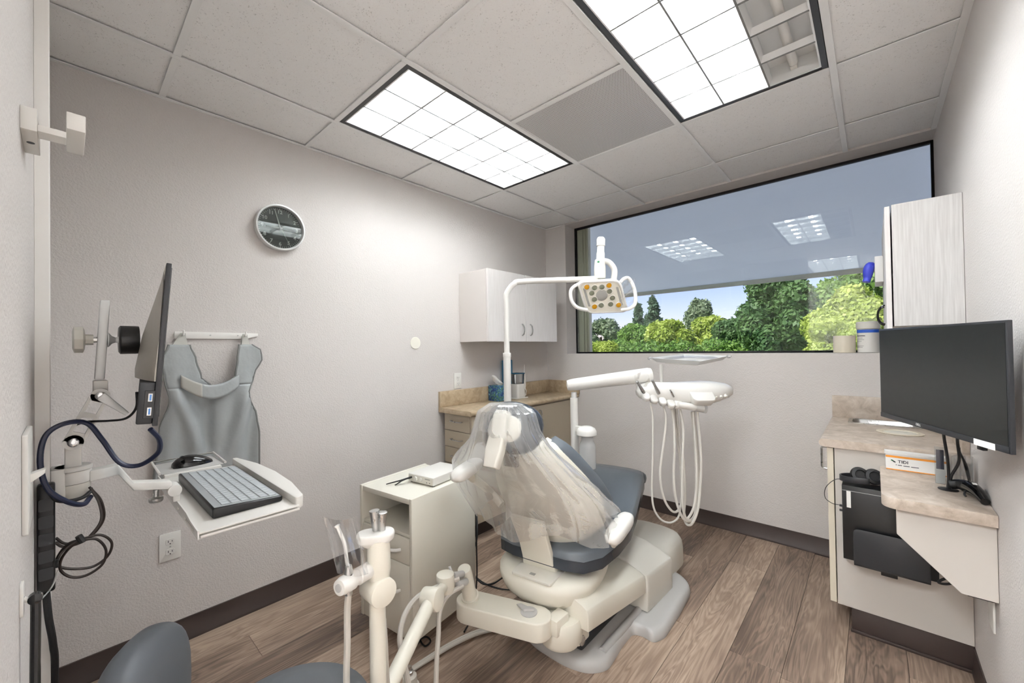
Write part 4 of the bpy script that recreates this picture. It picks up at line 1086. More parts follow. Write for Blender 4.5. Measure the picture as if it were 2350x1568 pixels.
br.thing('handpiece_pen', 'black_gloss', 'slim black pen-like tool leaning in the clear tube holder', 'tool')
# scanner-like black device with its cradle plate
dv = thing('handheld_scanner', 'glossy black handheld device lying on the desk against the right wall', 'scanner', (.235, 2.03, DZ))
c0 = [(.190, 2.095, DZ + .020), (.212, 2.090, DZ + .027), (.232, 2.065, DZ + .026), (.240, 2.03, DZ + .026), (.246, 1.995, DZ + .022), (.252, 1.962, DZ + .013)]
MB().tube(c0[:3], lambda k: .015 + .006 * k, 16, smooth=6).part('grip', 'black_plastic', dv, smooth=60)
MB().tube(c0[2:], lambda k: .0235 - .012 * k, 16, smooth=6).part('head', 'black_gloss', dv, smooth=60)
MB().box(.2335, .2435, 2.020, 2.040, DZ + .049, DZ + .0505).part('sticker', 'paper', dv, smooth=0)
MB().tube([(.222, 2.04, DZ + .028), (.214, 2.02, DZ + .014), (.217, 2.012, DZ + .008)], .003, 8, smooth=3).part('trigger', 'black_plastic', dv)
MB().revolve((.185, 2.098, DZ), EZ, [(.026, .0005), (.026, .0025), (.022, .0035), (.001, .0035)], 28).thing('cable_grommet', 'black_plastic', 'flat round black cable grommet on the wall desk', 'grommet')
# ---- right monitor
mo = thing('computer_monitor', 'black monitor on a wall arm above the right countertop, screen off', 'monitor', (.125, 1.76, .998))
TLp, TRp = at(2017, 760, 1.478), at(2311, 728, .953)
BLp, BRp = at(2015, 960, 1.478), at(2303, 1038, .953)
eu = Vector((TRp.x - TLp.x, TRp.y - TLp.y, 0)); MWr = eu.length; eu.normalize(); en = Vector((eu.y, -eu.x, 0))
if en.x > 0: en = -en
zt_, zb_ = (TLp.z + TRp.z) / 2, (BLp.z + BRp.z) / 2
o0 = Vector((TLp.x, TLp.y, zb_)); MHr = zt_ - zb_
def RP(u, w_, n_): return o0 + eu * u + EZ * w_ + en * n_
def rbox(u0, u1, w0, w1, n0, n1): return MB().hexa([RP(u, w_, n_) for n_ in (n0, n1) for u, w_ in ((u0, w0), (u1, w0), (u1, w1), (u0, w1))])
rbox(0, MWr, 0, MHr, -.010, 0).part('panel', 'dark_plastic', mo, bevel=.0015)
m = mat('screen_off', (22, 24, 24), .34, spec=.55)
rbox(.006, MWr - .006, .018, MHr - .006, 0, .0008).part('screen', 'screen_off', mo, smooth=0)
rbox(.004, MWr - .004, .001, .017, 0, .003).part('chin', 'dark_plastic', mo, bevel=.001)
rbox(.06, MWr - .06, .04, MHr - .06, -.030, -.010).part('back_housing', 'black_plastic', mo, bevel=.006)
MB().text('DELL', .0105, (RP(MWr * .395, .009, .0032), eu, EZ), .0002, 'CENTER', .0002).part('logo', 'silver_paint', mo, smooth=0)
rbox(MWr - .108, MWr - .040, .000, .016, .0032, .0040).part('asset_sticker', 'paper', mo, smooth=0)
rbox(MWr - .108, MWr - .088, -.012, 0, -.012, -.002).part('sensor_bump', 'black_plastic', mo, bevel=.001)
am = thing('monitor_wall_arm', 'short black wall arm behind the right monitor', 'monitor arm', (XR, 1.80, 1.16))
hcx = RP(MWr / 2, MHr / 2, -.031)
MB().cyl(hcx, hcx - en * .012, .035).part('tilt_plate', 'black_plastic', am)
MB().tube([hcx - en * .012, hcx - en * .03, Vector((XR - .03, hcx.y + .03, hcx.z)), Vector((XR - .012, hcx.y + .05, hcx.z))], .012, 10, smooth=3).part('arm', 'black_plastic', am)
MB().box(XR - .012, XR - .001, hcx.y, hcx.y + .10, hcx.z - .06, hcx.z + .06).part('wall_plate', 'black_plastic', am, bevel=.002)
for k, (px, py) in enumerate(((2166, 1000), (2197, 1008))):
    cable('monitor_cable', ('black cable slanting from the desk grommet up to the left under the right monitor', 'black cable rising straight from the desk grommet behind the right monitor')[k],
          [Vector((.184 + .004 * k, 2.098, DZ + .004)), Vector((.186 + .006 * k, 2.09, DZ + .05)), on('Y', 2.06, px + (8 - 4 * k), py + 50), on('Y', 2.04, px, py), RP(MWr * .42 + .07 * k, .05, -.05)], .0042, 'black_rubber', 8, 5)
# outlet cover and cable under the desk
MB().prism(rrect(-.035, .035, -.058, .058, .004), ((XR, 1.99, .42), EY, EZ, -EX), .0005, .006).thing('wall_plate', 'white_plastic', 'white plate on the right wall below the small desk', 'wall plate', bevel=.0015, origin=Vector((XR, 1.99, .42)))
cable('desk_cord', 'dark cord drooping below the slanted desk panel', [(.20, 1.96, .50), (.165, 2.0, .462), (.150, 2.03, .450), (.175, 2.02, .478), (.21, 1.98, .497), (.25, 1.95, .492)], .004, 'black_rubber')
MB().box(.205, .262, 1.93, 1.965, .470, .486).thing('plug_adapter', 'black_plastic', 'flat black plug block under the slanted desk panel', 'adapter', bevel=.002)

# ---- on the window sill
tb2 = thing('wipes_tub', 'white tub of disinfectant wipes with blue band on the window sill', 'tub', (-.022, 3.150, ZS))
sc_ = Vector((-.022, 3.150, ZS))
MB().revolve(sc_, EZ, [(.044, .0006), (.049, .003), (.049, .134), (.046, .137)], 40).part('tub', 'white_plastic', tb2)
MB().revolve(sc_, EZ, [(.0515, .138), (.053, .140), (.053, .176), (.050, .180), (.001, .181)], 40).part('lid', 'light_plastic', tb2)
MB().revolve(sc_, EZ, [(.0493, .116), (.0497, .1165), (.0497, .1335), (.0493, .134)], 40).part('blue_band', 'blue_print', tb2)
lb = MB()
for k, (h_, w_) in enumerate(((.098, 1.05), (.086, .8), (.076, .95), (.066, .7), (.040, .9), (.032, .8))):
    zz_ = sc_.z + h_; tk_ = .0042 if k == 0 else .0016
    a0 = math.radians(195); L_ = w_
    lb.loft([[sc_ + Vector((math.cos(a_) * .0494, math.sin(a_) * .0494, h_ - tk_ / 2)), sc_ + Vector((math.cos(a_) * .0497, math.sin(a_) * .0497, h_ - tk_ / 2)), sc_ + Vector((math.cos(a_) * .0497, math.sin(a_) * .0497, h_ + tk_ / 2)), sc_ + Vector((math.cos(a_) * .0494, math.sin(a_) * .0494, h_ + tk_ / 2))] for a_ in [a0 + L_ * i / 8 for i in range(9)]])
lb.part('label_print', 'ink', tb2, kind='stuff', smooth=0)
MB().revolve((-.129, 3.150, ZS), EZ, [(.050, .0006), (.0525, .002), (.0525, .100), (.0515, .102), (.034, .102), (.034, .002)], 40).thing('paper_roll', 'putty_edge', 'cream paper roll standing on the window sill beside the white tub', 'roll')
# ================================================================== dental chair
CHX, CHY, CHA = -1.067, 1.437, .163
Mch = Matrix.Translation((CHX, CHY, 0)) @ Matrix.Rotation(CHA, 4, 'Z')
LW = lambda x, y, z: Mch @ Vector((x, y, z))
dc_ = thing('dental_chair', 'dental treatment chair in slate vinyl on a cream lift base in mid-room', 'dental chair', (CHX, CHY, 0), CHA)
def lp(mb, name, m_, **kw): return mb.part(name, m_, dc_, local=True, **kw)
W2L = Mch.inverted()
# base plate (square to the room)
XB = -1.010
right = [(-.93, 1.343), (-.845, 1.372), (-.795, 1.435), (-.812, 1.60), (-.812, 1.695), (-.77, 1.712), (-.722, 1.700), (-.695, 1.76), (-.700, 1.96), (-.715, 2.17), (-.76, 2.235), (-.86, 2.275), (-.90, 2.46), (-.94, 2.50)]
outl = right + [(2 * XB - x, y) for x, y in reversed(right)]
outl = rpoly(outl, .05, 4)
ctr = Vector((sum(p[0] for p in outl) / len(outl), sum(p[1] for p in outl) / len(outl)))
def shrink(k): return [(ctr.x + (x - ctr.x) * k, ctr.y + (y - ctr.y) * (1 - (1 - k) * .7)) for x, y in outl]
MB().loft([[Vector((x, y, z)) for x, y in shrink(k)] for k, z in ((.995, .001), (1.0, .012), (.985, .034), (.95, .046), (.90, .050))]).part('base_plate', 'grey_plastic', dc_, smooth=50)
for s_ in (1, -1):
    MB().tube([Vector((XB + s_ * .178, 1.46, .047)), Vector((XB + s_ * .178, 1.80, .050))], .016, 12).part('base_rib', 'grey_plastic', dc_)
# end box at the foot side
MB().loft([[Vector((x, y, z)) for x, y in rrect(XB - .19 * k, XB + .19 * k, 2.12, 2.44, .09)] for z, k in ((.04, 1.0), (.12, 1.0), (.165, .97), (.185, .88), (.190, .7))]).part('foot_housing', 'light_plastic', dc_, smooth=50)
# front lift cover, domed
def dome(y0, y1, zr0, zr1, hw0, hw1, drop, crown, n=12):
    rings = []
    for k in range(n + 1):
        u = k / n; y = y0 + (y1 - y0) * u; zr = zr0 + (zr1 - zr0) * u; hw = hw0 + (hw1 - hw0) * u
        pr = [(-hw, zr - drop), (-hw, zr - .012), (-hw * .97, zr + .004), (-hw * .86, zr + .016)]
        pr += [(hw * t_, zr + .018 + crown * (1 - (t_ / .8) ** 2)) for t_ in (-.7, -.4, 0, .4, .7)]
        pr += [(-x, z) for x, z in reversed(pr[:4])]
        rings.append([Vector((XB + x, y, z)) for x, z in pr])
    return MB().loft(rings)
dome(1.800, 2.085, .215, .195, .222, .232, .16, .045).part('front_lift_cover', 'light_plastic', dc_, bevel=.004, smooth=45)
dome(1.330, 1.792, .275, .222, .195, .218, .075, .03).part('rear_lift_cover', 'cream_plastic', dc_, bevel=.003, smooth=45)
MB().box(XB - .12, XB + .12, 1.40, 1.80, .05, .20).part('lift_column', 'dark_plastic', dc_, bevel=.01)
MB().revolve((-.935, 1.315, .130), EZ, [(.05, -.01), (.075, 0), (.088, .02), (.090, .08), (.082, .10)], 32).part('yoke', 'cream_plastic', dc_)
yk = on('Z', .17, 1322, 1445)
MB().box(yk.x - .03, yk.x + .025, yk.y - .02, yk.y + .06, .12, .21).part('pivot_lug', 'cream_plastic', dc_, bevel=.008, seg=3)
MB().cyl((yk.x - .036, yk.y, .14), (yk.x + .031, yk.y, .14), .018).part('pivot_pin', 'steel', dc_)
# upper casting (bowl) around the seat hinge
def ring(hx_, yr, yf, z, n=36, e=.82):
    out = []
    for k in range(n):
        a = 2 * math.pi * k / n; c_, s_ = math.cos(a), math.sin(a)
        x = hx_ * math.copysign(abs(c_) ** e, c_); sy = math.copysign(abs(s_) ** e, s_)
        out.append(Vector((x, (yf if s_ > 0 else -yr) * abs(sy) + .03, z)))
    return out
lp(MB().loft([ring(.12, .14, .16, .215), ring(.165, .19, .20, .235), ring(.205, .222, .25, .27), ring(.222, .235, .27, .31), ring(.222, .232, .27, .335), ring(.205, .215, .25, .350), ring(.17, .18, .20, .356)]), 'seat_casting', 'cream_plastic', smooth=55)
lp(MB().prism(rpoly([(-.085, -.19), (.095, -.19), (.105, -.05), (-.095, -.05)], .012), ((0, 0, 0), EX, EY, EZ), .350, .3605), 'casting_lid', 'light_plastic', bevel=.002)
lp(MB().box(-.012, .012, -.168, -.152, .3604, .3610), 'maker_badge', 'lens_grey', smooth=0)
lp(MB().prism(rrect(-.15, .15, -.02, .26, .04), ((0, 0, 0), EX, EY, EZ), .350, .395), 'seat_bracket', 'cream_plastic', bevel=.006)
# curved back support
bs_ = [(-.088, .352), (-.108, .40), (-.135, .47), (-.170, .54), (-.200, .60)]
sup = MB().loft([[Vector((s_ * w_, y + o_, z)) for s_, o_ in ((-1, -.012), (1, -.012), (1, .014), (-1, .014))] for (y, z), w_ in zip(bs_, (.080, .072, .070, .072, .075))])
lp(sup, 'back_support', 'cream_plastic', bevel=.004, smooth=60)
# seat and leg-rest cushion
def seat_ring(d, z0):
    pts = [(.0, -.115), (.12, -.115), (.195, -.095), (.245, -.02), (.268, .12), (.272, .28), (.255, .45), (.225, .65), (.205, .80), (.185, .855), (.10, .87)]
    pts = [(x, y) for x, y in pts]
    full = pts + [(-x, y) for x, y in reversed(pts) if x > 0]
    cx_, cy_ = 0, .36
    def zz_(y): return z0 + (.0 if y < .3 else (y - .3) * .14)
    return [Vector((x * (1 - d), cy_ + (y - cy_) * (1 - d * .55), zz_(y))) for x, y in full]
lp(MB().loft([seat_ring(.06, .375), seat_ring(.0, .385), seat_ring(-.005, .43)]), 'seat_side', 'navy_vinyl', smooth=50)
st = lp(MB().loft([seat_ring(-.005, .4305), seat_ring(.01, .452), seat_ring(.05, .463), seat_ring(.25, .468), seat_ring(.6, .462)]), 'seat_cushion', 'slate_vinyl', smooth=60)
MB().tube([Vector((x, .40 + .10 * (1 - (x / .26) ** 2), .474 + .0)) for x in [-.24 + .48 * k / 16 for k in range(17)]], .003, 6).part('stitch_seam', 'navy_vinyl', st, local=True)
lp(MB().ell((0, .865, .49), .20, .055, .045, 28, 12, .6), 'toe_roll', 'slate_vinyl', smooth=60)
# backrest: shell behind, cushion in front
bl = [(-.030, .415), (-.068, .50), (-.112, .585), (-.165, .675), (-.222, .765), (-.268, .835), (-.290, .872)]
bw = [.165, .235, .262, .240, .190, .140, .085]
def back_sheet(scale, o0, o1, wrap, grow=0):
    rings = []
    m_ = len(bl)
    fine = catmull([Vector((w_, y, z)) for (y, z), w_ in zip(bl, bw)], 5)
    for p_ in fine:
        w_ = p_.x * scale + grow
        r_ = []
        for k in range(17):
            t_ = -1 + k / 8
            r_.append(Vector((w_ * t_, p_.y + o0 + wrap * abs(t_) ** 2.4, p_.z + wrap * .35 * abs(t_) ** 2.4)))
        for k in range(16, -1, -1):
            t_ = -1 + k / 8
            r_.append(Vector((w_ * t_ * .97, p_.y + o1 * (1 - .35 * abs(t_) ** 4) + wrap * abs(t_) ** 2.4, p_.z + wrap * .35 * abs(t_) ** 2.4 + .012)))
        rings.append(r_)
    return MB().loft(rings)
lp(back_sheet(1.0, -.022, .004, .12), 'back_shell', 'cream_plastic', bevel=.0, smooth=50)
lp(back_sheet(1.0, .0045, .062, .12, .016), 'back_cushion', 'slate_vinyl', smooth=60)
# headrest with its glide
hcn = Vector((0, -.322, .985)); Rh = Matrix.Rotation(math.radians(-24), 3, 'X')
hr = MB().ell((0, 0, 0), .124, .042, .097, 32, 16, .74); hr.v = [hcn + Rh @ (p_ + Vector((0, -.5 * p_.x ** 2 * -4.5, 0))) for p_ in hr.v]
lp(hr, 'headrest_cushion', 'navy_vinyl', smooth=60)
pl = MB().ell((0, -.026, -.012), .076, .024, .054, 28, 14, .74); pl.v = [hcn + Rh @ (p_ + Vector((0, 2.2 * p_.x ** 2, 0))) for p_ in pl.v]
lp(pl, 'headrest_shell', 'light_plastic', smooth=60)
lp(MB().loft([[hcn + Rh @ Vector((x, y, z)) for x, y in rrect(-w_, w_, -.074, -.036, .01)] for z, w_ in ((.045, .024), (.03, .032), (-.10, .035), (-.16, .028))]), 'headrest_bracket', 'light_plastic', bevel=.003)
lp(MB().box(-.030, .030, -.318, -.300, .835, .93), 'glide_bar', 'steel', bevel=.002)
# armrests
def armrest(c_, d_, L_, r1, r2, stem):
    d_ = Vector(d_).normalized(); c_ = Vector(c_)
    rings = []
    up_ = Vector((0, 0, 1)); sd_ = d_.cross(up_).normalized(); un = sd_.cross(d_)
    for k in range(13):
        t_ = k / 12; s_ = (1 - (2 * t_ - 1) ** 4) ** .5; s_ = max(s_, .08)
        rings.append([c_ + d_ * (t_ - .5) * L_ + sd_ * r1 * s_ * math.copysign(abs(math.cos(a)) ** .75, math.cos(a)) + un * r2 * s_ * math.copysign(abs(math.sin(a)) ** .75, math.sin(a)) for a in [2 * math.pi * j / 20 for j in range(20)]])
    p_ = lp(MB().loft(rings), 'armrest_pad', 'white_plastic', smooth=60)
    MB().tube([c_ - un * r2 * .6] + [Vector(q) for q in stem], .018, 12, smooth=5).part('armrest_stem', 'cream_plastic', p_, local=True)
ar = W2L @ at(1422, 1212, 1.565)
armrest(ar, (.08, 1, .16), .21, .034, .028, [(.27, .06, .47), (.20, .10, .40)])
al = W2L @ at(1072, 1078, 1.60)
armrest(al, (-.10, 1, .10), .20, .034, .026, [(-.29, -.06, .62), (-.22, -.05, .56)])
# lug under the right armrest, where it meets the base
lp(MB().cyl((.20, .10, .36), (.26, .08, .47), .022, n=20), 'armrest_post', 'cream_plastic')

# ---- clear cover over headrest, back and arms
cv = [  # centre y, z, half width left, half width right, back depth, front depth (chair coordinates)
    (-.335, 1.078, .012, .012, .012, .012), (-.338, 1.074, .07, .07, .045, .03), (-.335, 1.045, .118, .118, .080, .055), (-.325, .985, .138, .133, .098, .06),
    (-.300, .920, .190, .165, .095, .09), (-.270, .860, .260, .205, .090, .12), (-.235, .795, .335, .250, .090, .16), (-.195, .735, .378, .290, .090, .20),
    (-.170, .685, .372, .315, .090, .22), (-.150, .640, .330, .330, .090, .22), (-.140, .605, .290, .335, .090, .22)]
NC = 110
rings = []
fine = []
for i in range(len(cv) - 1):
    for k in range(5):
        t_ = k / 5; fine.append([cv[i][j] * (1 - t_) + cv[i + 1][j] * t_ for j in range(6)])
fine.append(list(cv[-1]))
from mathutils import noise as mnoise
for i, (cy_, cz_, wl, wr, db, df) in enumerate(fine):
    u = i / (len(fine) - 1); r_ = []
    for k in range(NC):
        a = 2 * math.pi * k / NC; c_, s_ = math.cos(a), math.sin(a)
        w_ = wr if c_ > 0 else wl; d_ = df if s_ > 0 else db
        pl_ = .014 * u * (abs(math.sin(a * 7 + 1.5 * math.sin(a * 2))) ** .6 - .6) + .007 * u * math.sin(a * 23 + u * 4)
        nz_ = mnoise.noise(Vector((c_ * 2.2, s_ * 2.2, cz_ * 5))) * .022 * (u ** .7) + mnoise.noise(Vector((c_ * 6, s_ * 6, cz_ * 11 + 5))) * .010 * (u ** .6)
        f_ = 1 + (pl_ + nz_) / max(.06, (w_ + d_) / 2)
        hem = 0
        if u > .72:
            hem = ((u - .72) / .28) * (.03 * math.sin(a * 2.0 + .6) + .025 * math.sin(a * 5 + 1) - .02 - .075 * max(0, math.cos(a - 3.9)) ** 2)
            if -.25 < a - 2 * math.pi < .0 or a < .35: hem += ((u - .72) / .28) * .03
        r_.append(Vector((w_ * c_ * f_, cy_ + d_ * s_ * f_, cz_ + hem)))
    rings.append(r_)
bag = MB().loft(rings, cap=False)
bag.v = [Mch @ p_ for p_ in bag.v]
bag.thing('plastic_cover', 'plastic_film', 'crumpled clear plastic cover draped over the dental chair head and back', 'plastic cover', smooth=75, fixn=False, origin=Mch @ Vector((0, -.2, .48)))

# ================================================================== assistant's instrument arm
aa = thing('assistant_arm', 'cream jointed instrument arm with suction holders in front of the chair', 'instrument arm', (-1.1, 1.15, .20))
e0, e1 = Vector((-1.228, 1.108, 0)), Vector((-.965, 1.205, 0))
dd = (e1 - e0).normalized(); nn_ = Vector((-dd.y, dd.x, 0)); Lb = (e1 - e0).length
stad = [(x, y) for x, y in arc(Lb, 0, .058, -90, 90, 10)] + [(x, y) for x, y in arc(0, 0, .058, 90, 270, 10)]
MB().prism(stad, (e0 + EZ * .195, dd, nn_, EZ), 0, .072).part('arm_box', 'cream_plastic', aa, bevel=.006, seg=3)
MB().revolve(e1 - dd * .03 + EZ * .267, EZ, [(.032, 0), (.032, .004), (.022, .006)], 24).part('lock_ring', 'grey_plastic', aa)
lk0 = e1 - dd * .03 + EZ * .272
MB().hexa([lk0 + q for q in (Vector((-.06, -.005, 0)), Vector((-.01, -.018, 0)), Vector((.02, .01, 0)), Vector((-.05, .012, 0)), Vector((-.06, -.005, .006)), Vector((-.01, -.018, .012)), Vector((.02, .01, .012)), Vector((-.05, .012, .006)))]).part('lock_lever', 'grey_plastic', aa, bevel=.003)
MB().box(e1.x + .03, e1.x + .08, e1.y + .02, e1.y + .10, .20, .26).part('mount_bracket', 'cream_plastic', aa, bevel=.004)
pb = e0 + EZ * .267
ptp = at(1065, 1305, 1.60)
MB().revolve(pb - EZ * .001, ptp - pb, [(.036, 0), (.036, .016), (.029, .018), (.027, (ptp - pb).length * .97), (.025, (ptp - pb).length)], 28).part('post', 'cream_plastic', aa)
J0 = at(1022, 1325, 1.50); J1 = at(990, 1375, 1.36)
MB().tube([ptp - (ptp - pb) * .25, at(1045, 1340, 1.55), J0 + EZ * -.01], .017, 12).part('elbow_link', 'cream_plastic', aa)
MB().cyl(J0 - EZ * .05, J0 + EZ * .012, .033, n=28).part('elbow_joint', 'cream_plastic', aa, bevel=.003)
MB().tube([J0 - EZ * .03, J1], .018, 12).part('elbow_link', 'cream_plastic', aa)
nrm_ = ray(1000, 1372).normalized(); sidej = Vector((.8, .35, .1)).normalized()
MB().cyl(J1 - sidej * .028, J1 + sidej * .030, .036, n=30).part('swivel_joint', 'cream_plastic', aa, bevel=.003)
J2 = at(862, 1640, 1.0)
MB().cyl(J1 + (J2 - J1).normalized() * .02, J2, .0215, n=24).part('long_tube', 'cream_plastic', aa)
MB().cyl(J2 - EZ * .03, J2 + EZ * .02, .034, n=28).part('lower_joint', 'cream_plastic', aa, bevel=.003)
T1 = at(866, 1375, 1.0)
MB().cyl(Vector((T1.x, T1.y, J2.z)), T1, .0195, n=24).part('upright_tube', 'cream_plastic', aa)
K1 = at(866, 1350, 1.0)
sj = Vector((_r.x * .72, _r.y * .72, 0)) - Vector((_d.x * .68, _d.y * .68, 0))
sj.normalize()
MB().cyl(K1 - sj * .030, K1 + sj * .034, .034, n=32).part('tilt_joint', 'cream_plastic', aa, bevel=.003)
C0, C1 = at(870, 1335, 1.0), at(868, 1236, 1.0)
MB().revolve(C0, EZ, [(.024, 0), (.028, .03), (.0275, (C1.z - C0.z) * .7), (.026, C1.z - C0.z)], 28).part('column', 'cream_plastic', aa)
hd0 = at(862, 1232, 1.0)
ex_ = (_r * .95 + _d * .3).normalized(); ey_ = EZ.cross(ex_)
MB().loft([[hd0 + ex_ * x * k + ey_ * y * k + EZ * z for x, y in rrect(-.046, .046, -.027, .027, .025, 6)] for z, k in ((-.020, .60), (-.006, .95), (.006, 1.0), (.012, .94))]).part('holder_head', 'white_plastic', aa, bevel=.0015)
V0, V1 = at(852, 1305, .99), at(778, 1350, .90)
MB().revolve(V0, V1 - V0, [(.019, -.01), (.019, .045), (.017, .047), (.017, .06), (.020, .062), (.020, (V1 - V0).length - .012), (.017, (V1 - V0).length), (.008, (V1 - V0).length + .001)], 28).part('valve_barrel', 'white_plastic', aa)
MB().cyl(V1, V1 + (V1 - V0).normalized() * .003, .009, n=16).part('barrel_cap', 'grey_plastic', aa)
hp0 = [(at(864, 1228, 1.01), at(859, 1172, 1.01)), (at(876, 1226, 1.01), at(877, 1176, 1.01))]
for k, (p_, q_) in enumerate(hp0):
    MB().revolve(p_, q_ - p_, [(.010, 0), (.009, .012), (.0105, .035), (.0125, (q_ - p_).length), (.009, (q_ - p_).length + .001)], 18).part('suction_handpiece', 'steel', aa)
vp = V0 + (V1 - V0) * .72
MB().revolve(vp + EZ * -.028, EZ, [(.008, 0), (.008, .012), (.010, .014), (.010, .05), (.007, .066)], 16).part('ejector_valve', 'steel', aa)
MB().tube([vp + EZ * .035, at(796, 1290, .93), at(791, 1250, .93), at(780, 1222, .93), at(774, 1206, .93)], lambda t_: .0042 + (.0026 if t_ > .93 else 0), 10, smooth=6).part('ejector_tip', 'paper', aa, smooth=60)
slv = MB().grid(lambda u, v_: at(752 + 72 * u - 10 * (1 - v_) + 10 * v_ * 0 + 22 * v_, 1186 + 130 * v_ + 8 * math.sin(u * 3), .925 + .012 * math.sin(u * 9) + .010 * math.sin(v_ * 7)), 14, 14).part('clear_sleeve', 'thin_sleeve', aa, fixn=False, smooth=80)
MB().tube([at(828, 1232, 1.02), at(826, 1250, 1.02), at(834, 1262, 1.02)], .003, 6).part('sleeve_edge', 'plastic_film', aa)
def hose(parent, pts, r, m_='hose_grey', sm=7): return MB().tube(pts, r, 9, smooth=sm).part('hose', m_, parent)
hose(aa, [vp - EZ * .02, at(797, 1400, .93), at(797, 1480, .93), at(795, 1560, .93), at(800, 1680, .95)], .0075)
hose(aa, [at(1052, 1328, 1.53), at(1010, 1345, 1.48), at(960, 1370, 1.42), at(930, 1410, 1.36), at(918, 1460, 1.32), at(922, 1500, 1.30), at(935, 1560, 1.28), at(945, 1640, 1.26)], .0095)
hose(aa, [at(1062, 1345, 1.53), at(1030, 1365, 1.48), at(1010, 1400, 1.44), at(1006, 1460, 1.40), at(1002, 1520, 1.36), at(1000, 1600, 1.33)], .0085)
hose(aa, [at(880, 1420, 1.03), at(884, 1480, 1.03), at(888, 1560, 1.05), at(900, 1650, 1.08)], .007)
for p_, q_ in ((at(1040, 1322, 1.525), at(1062, 1318, 1.57)), (at(1050, 1342, 1.52), at(1070, 1335, 1.57))):
    MB().cyl(p_, q_, .0125, n=16).part('hose_clip', 'grey_plastic', aa, bevel=.001)
MB().tube([at(1032, 1300, 1.55), at(1045, 1345, 1.53)], .006, 8).part('clip_bar', 'grey_plastic', aa)
# floor lines and solids collector at the floor
fl_ = thing('floor_line', 'pair of grey utility hoses running along the floor from the chair', 'hose', (-1.1, 1.1, 0))
for k in (0, 1):
    P_ = [(1215, 1437 + 5 * k), (1150, 1438 + 5 * k), (1095, 1450 + 5 * k), (1040, 1475 + 5 * k), (990, 1505 + 5 * k), (945, 1535 + 4 * k)]
    MB().tube([on('Z', .012 + .004, px, py) for px, py in P_], .008, 9, smooth=6).part('hose', 'hose_grey', fl_)
vq = on('Z', .06, 940, 1545)
vl = thing('solids_collector', 'small clear and chrome collector on the floor behind the instrument arm', 'collector', (vq.x, vq.y, 0))
MB().revolve((vq.x, vq.y, 0), EZ, [(.034, .001), (.036, .006), (.036, .012), (.028, .014), (.026, .05), (.016, .056)], 24).part('body', 'light_plastic', vl)
MB().revolve((vq.x, vq.y, .056), EZ, [(.014, 0), (.014, .012), (.007, .014), (.007, .03)], 20).part('cap', 'chrome', vl)
cable('floor_wire', 'black wire running on the floor between cart and dental chair', [on('Z', .45, 1090, 1115), on('Z', .25, 1095, 1230), on('Z', .10, 1078, 1290), on('Z', .03, 1100, 1335), on('Z', .006, 1130, 1340), on('Z', .006, 1165, 1318), on('Z', .05, 1185, 1308)], .004, 'black_rubber')
cable('floor_wire', 'second black wire curving on the floor beneath the chair arm box', [on('Z', .006, 1085, 1318), on('Z', .006, 1110, 1338), on('Z', .006, 1150, 1352), on('Z', .02, 1192, 1355)], .0035, 'black_rubber')
cable('floor_wire', 'black wire coiled on the floor in front of the cream cart', [on('Z', .006, 1045, 1370), on('Z', .006, 1010, 1410), on('Z', .006, 985, 1440), on('Z', .006, 965, 1465), on('Z', .006, 975, 1483), on('Z', .006, 988, 1472), on('Z', .006, 978, 1462), on('Z', .006, 960, 1470)], .0035, 'black_rubber')

# ================================================================== operating light
LPX, LPY = -1.50, 1.650
ol = thing('operatory_light', 'white arm-mounted operatory light with round LED lenses over the chair', 'operatory light', (LPX, LPY, .03))
lt0 = on('X', LPX, 1165, 815).z
MB().cyl((LPX, LPY, .05), (LPX, LPY, lt0), .0205, n=24).part('lower_post', 'white_plastic', ol)
MB().box(LPX - .03, -1.19, LPY - .03, LPY + .03, .0505, .085).part('post_bracket', 'light_plastic', ol, bevel=.006)
bz = at(1160, 690, 2.23).z
arm_e = at(1372, 640, 2.16)
MB().tube([(LPX, LPY, lt0 - .02), (LPX, LPY, bz - .03), (LPX, LPY, bz + .02)] + [at(1166, 668, 2.23), at(1180, 652, 2.225), at(1205, 646, 2.22), arm_e], .0155, 14, smooth=6).part('flex_arm', 'white_plastic', ol, smooth=60)
MB().cyl((LPX, LPY, lt0 - .012), (LPX, LPY, lt0 + .012), .0225, n=24).part('collar', 'white_plastic', ol, bevel=.002)
# head
LC = at(1384, 682, 2.10)
n_ = (-_d * .84 - EZ * .40 - _r * .06).normalized()
ex_ = (_r + EZ * .02 - _d * .0); ex_ = (ex_ - n_ * ex_.dot(n_)).normalized(); ey_ = n_.cross(ex_)
if ey_.z < 0: ey_ = -ey_
cr_, sr_ = math.cos(-.03), math.sin(-.03)
ex_, ey_ = ex_ * cr_ - ey_ * sr_, ey_ * cr_ + ex_ * sr_
ey_ = (ey_ - ex_ * .30)            # sheared look of the housing sides
ey_.normalize()
lf = (LC, ex_, ey_, n_)
sq = rrect(-.108, .108, -.092, .092, .035, 6)
MB().loft([[LC + ex_ * x * k + ey_ * y * k + n_ * h for x, y in sq] for h, k in ((-.060, .62), (-.050, .86), (-.022, 1.03), (0, 1.03), (.006, .99), (.006, .93), (.002, .92))]).part('head_housing', 'white_plastic', ol, smooth=45)
MB().loft([[LC + ex_ * x * k + ey_ * y * k + n_ * h for x, y in sq] for h, k in ((.0022, .915), (.0032, .91))]).part('lens_panel', 'cream_plastic', ol, smooth=0)
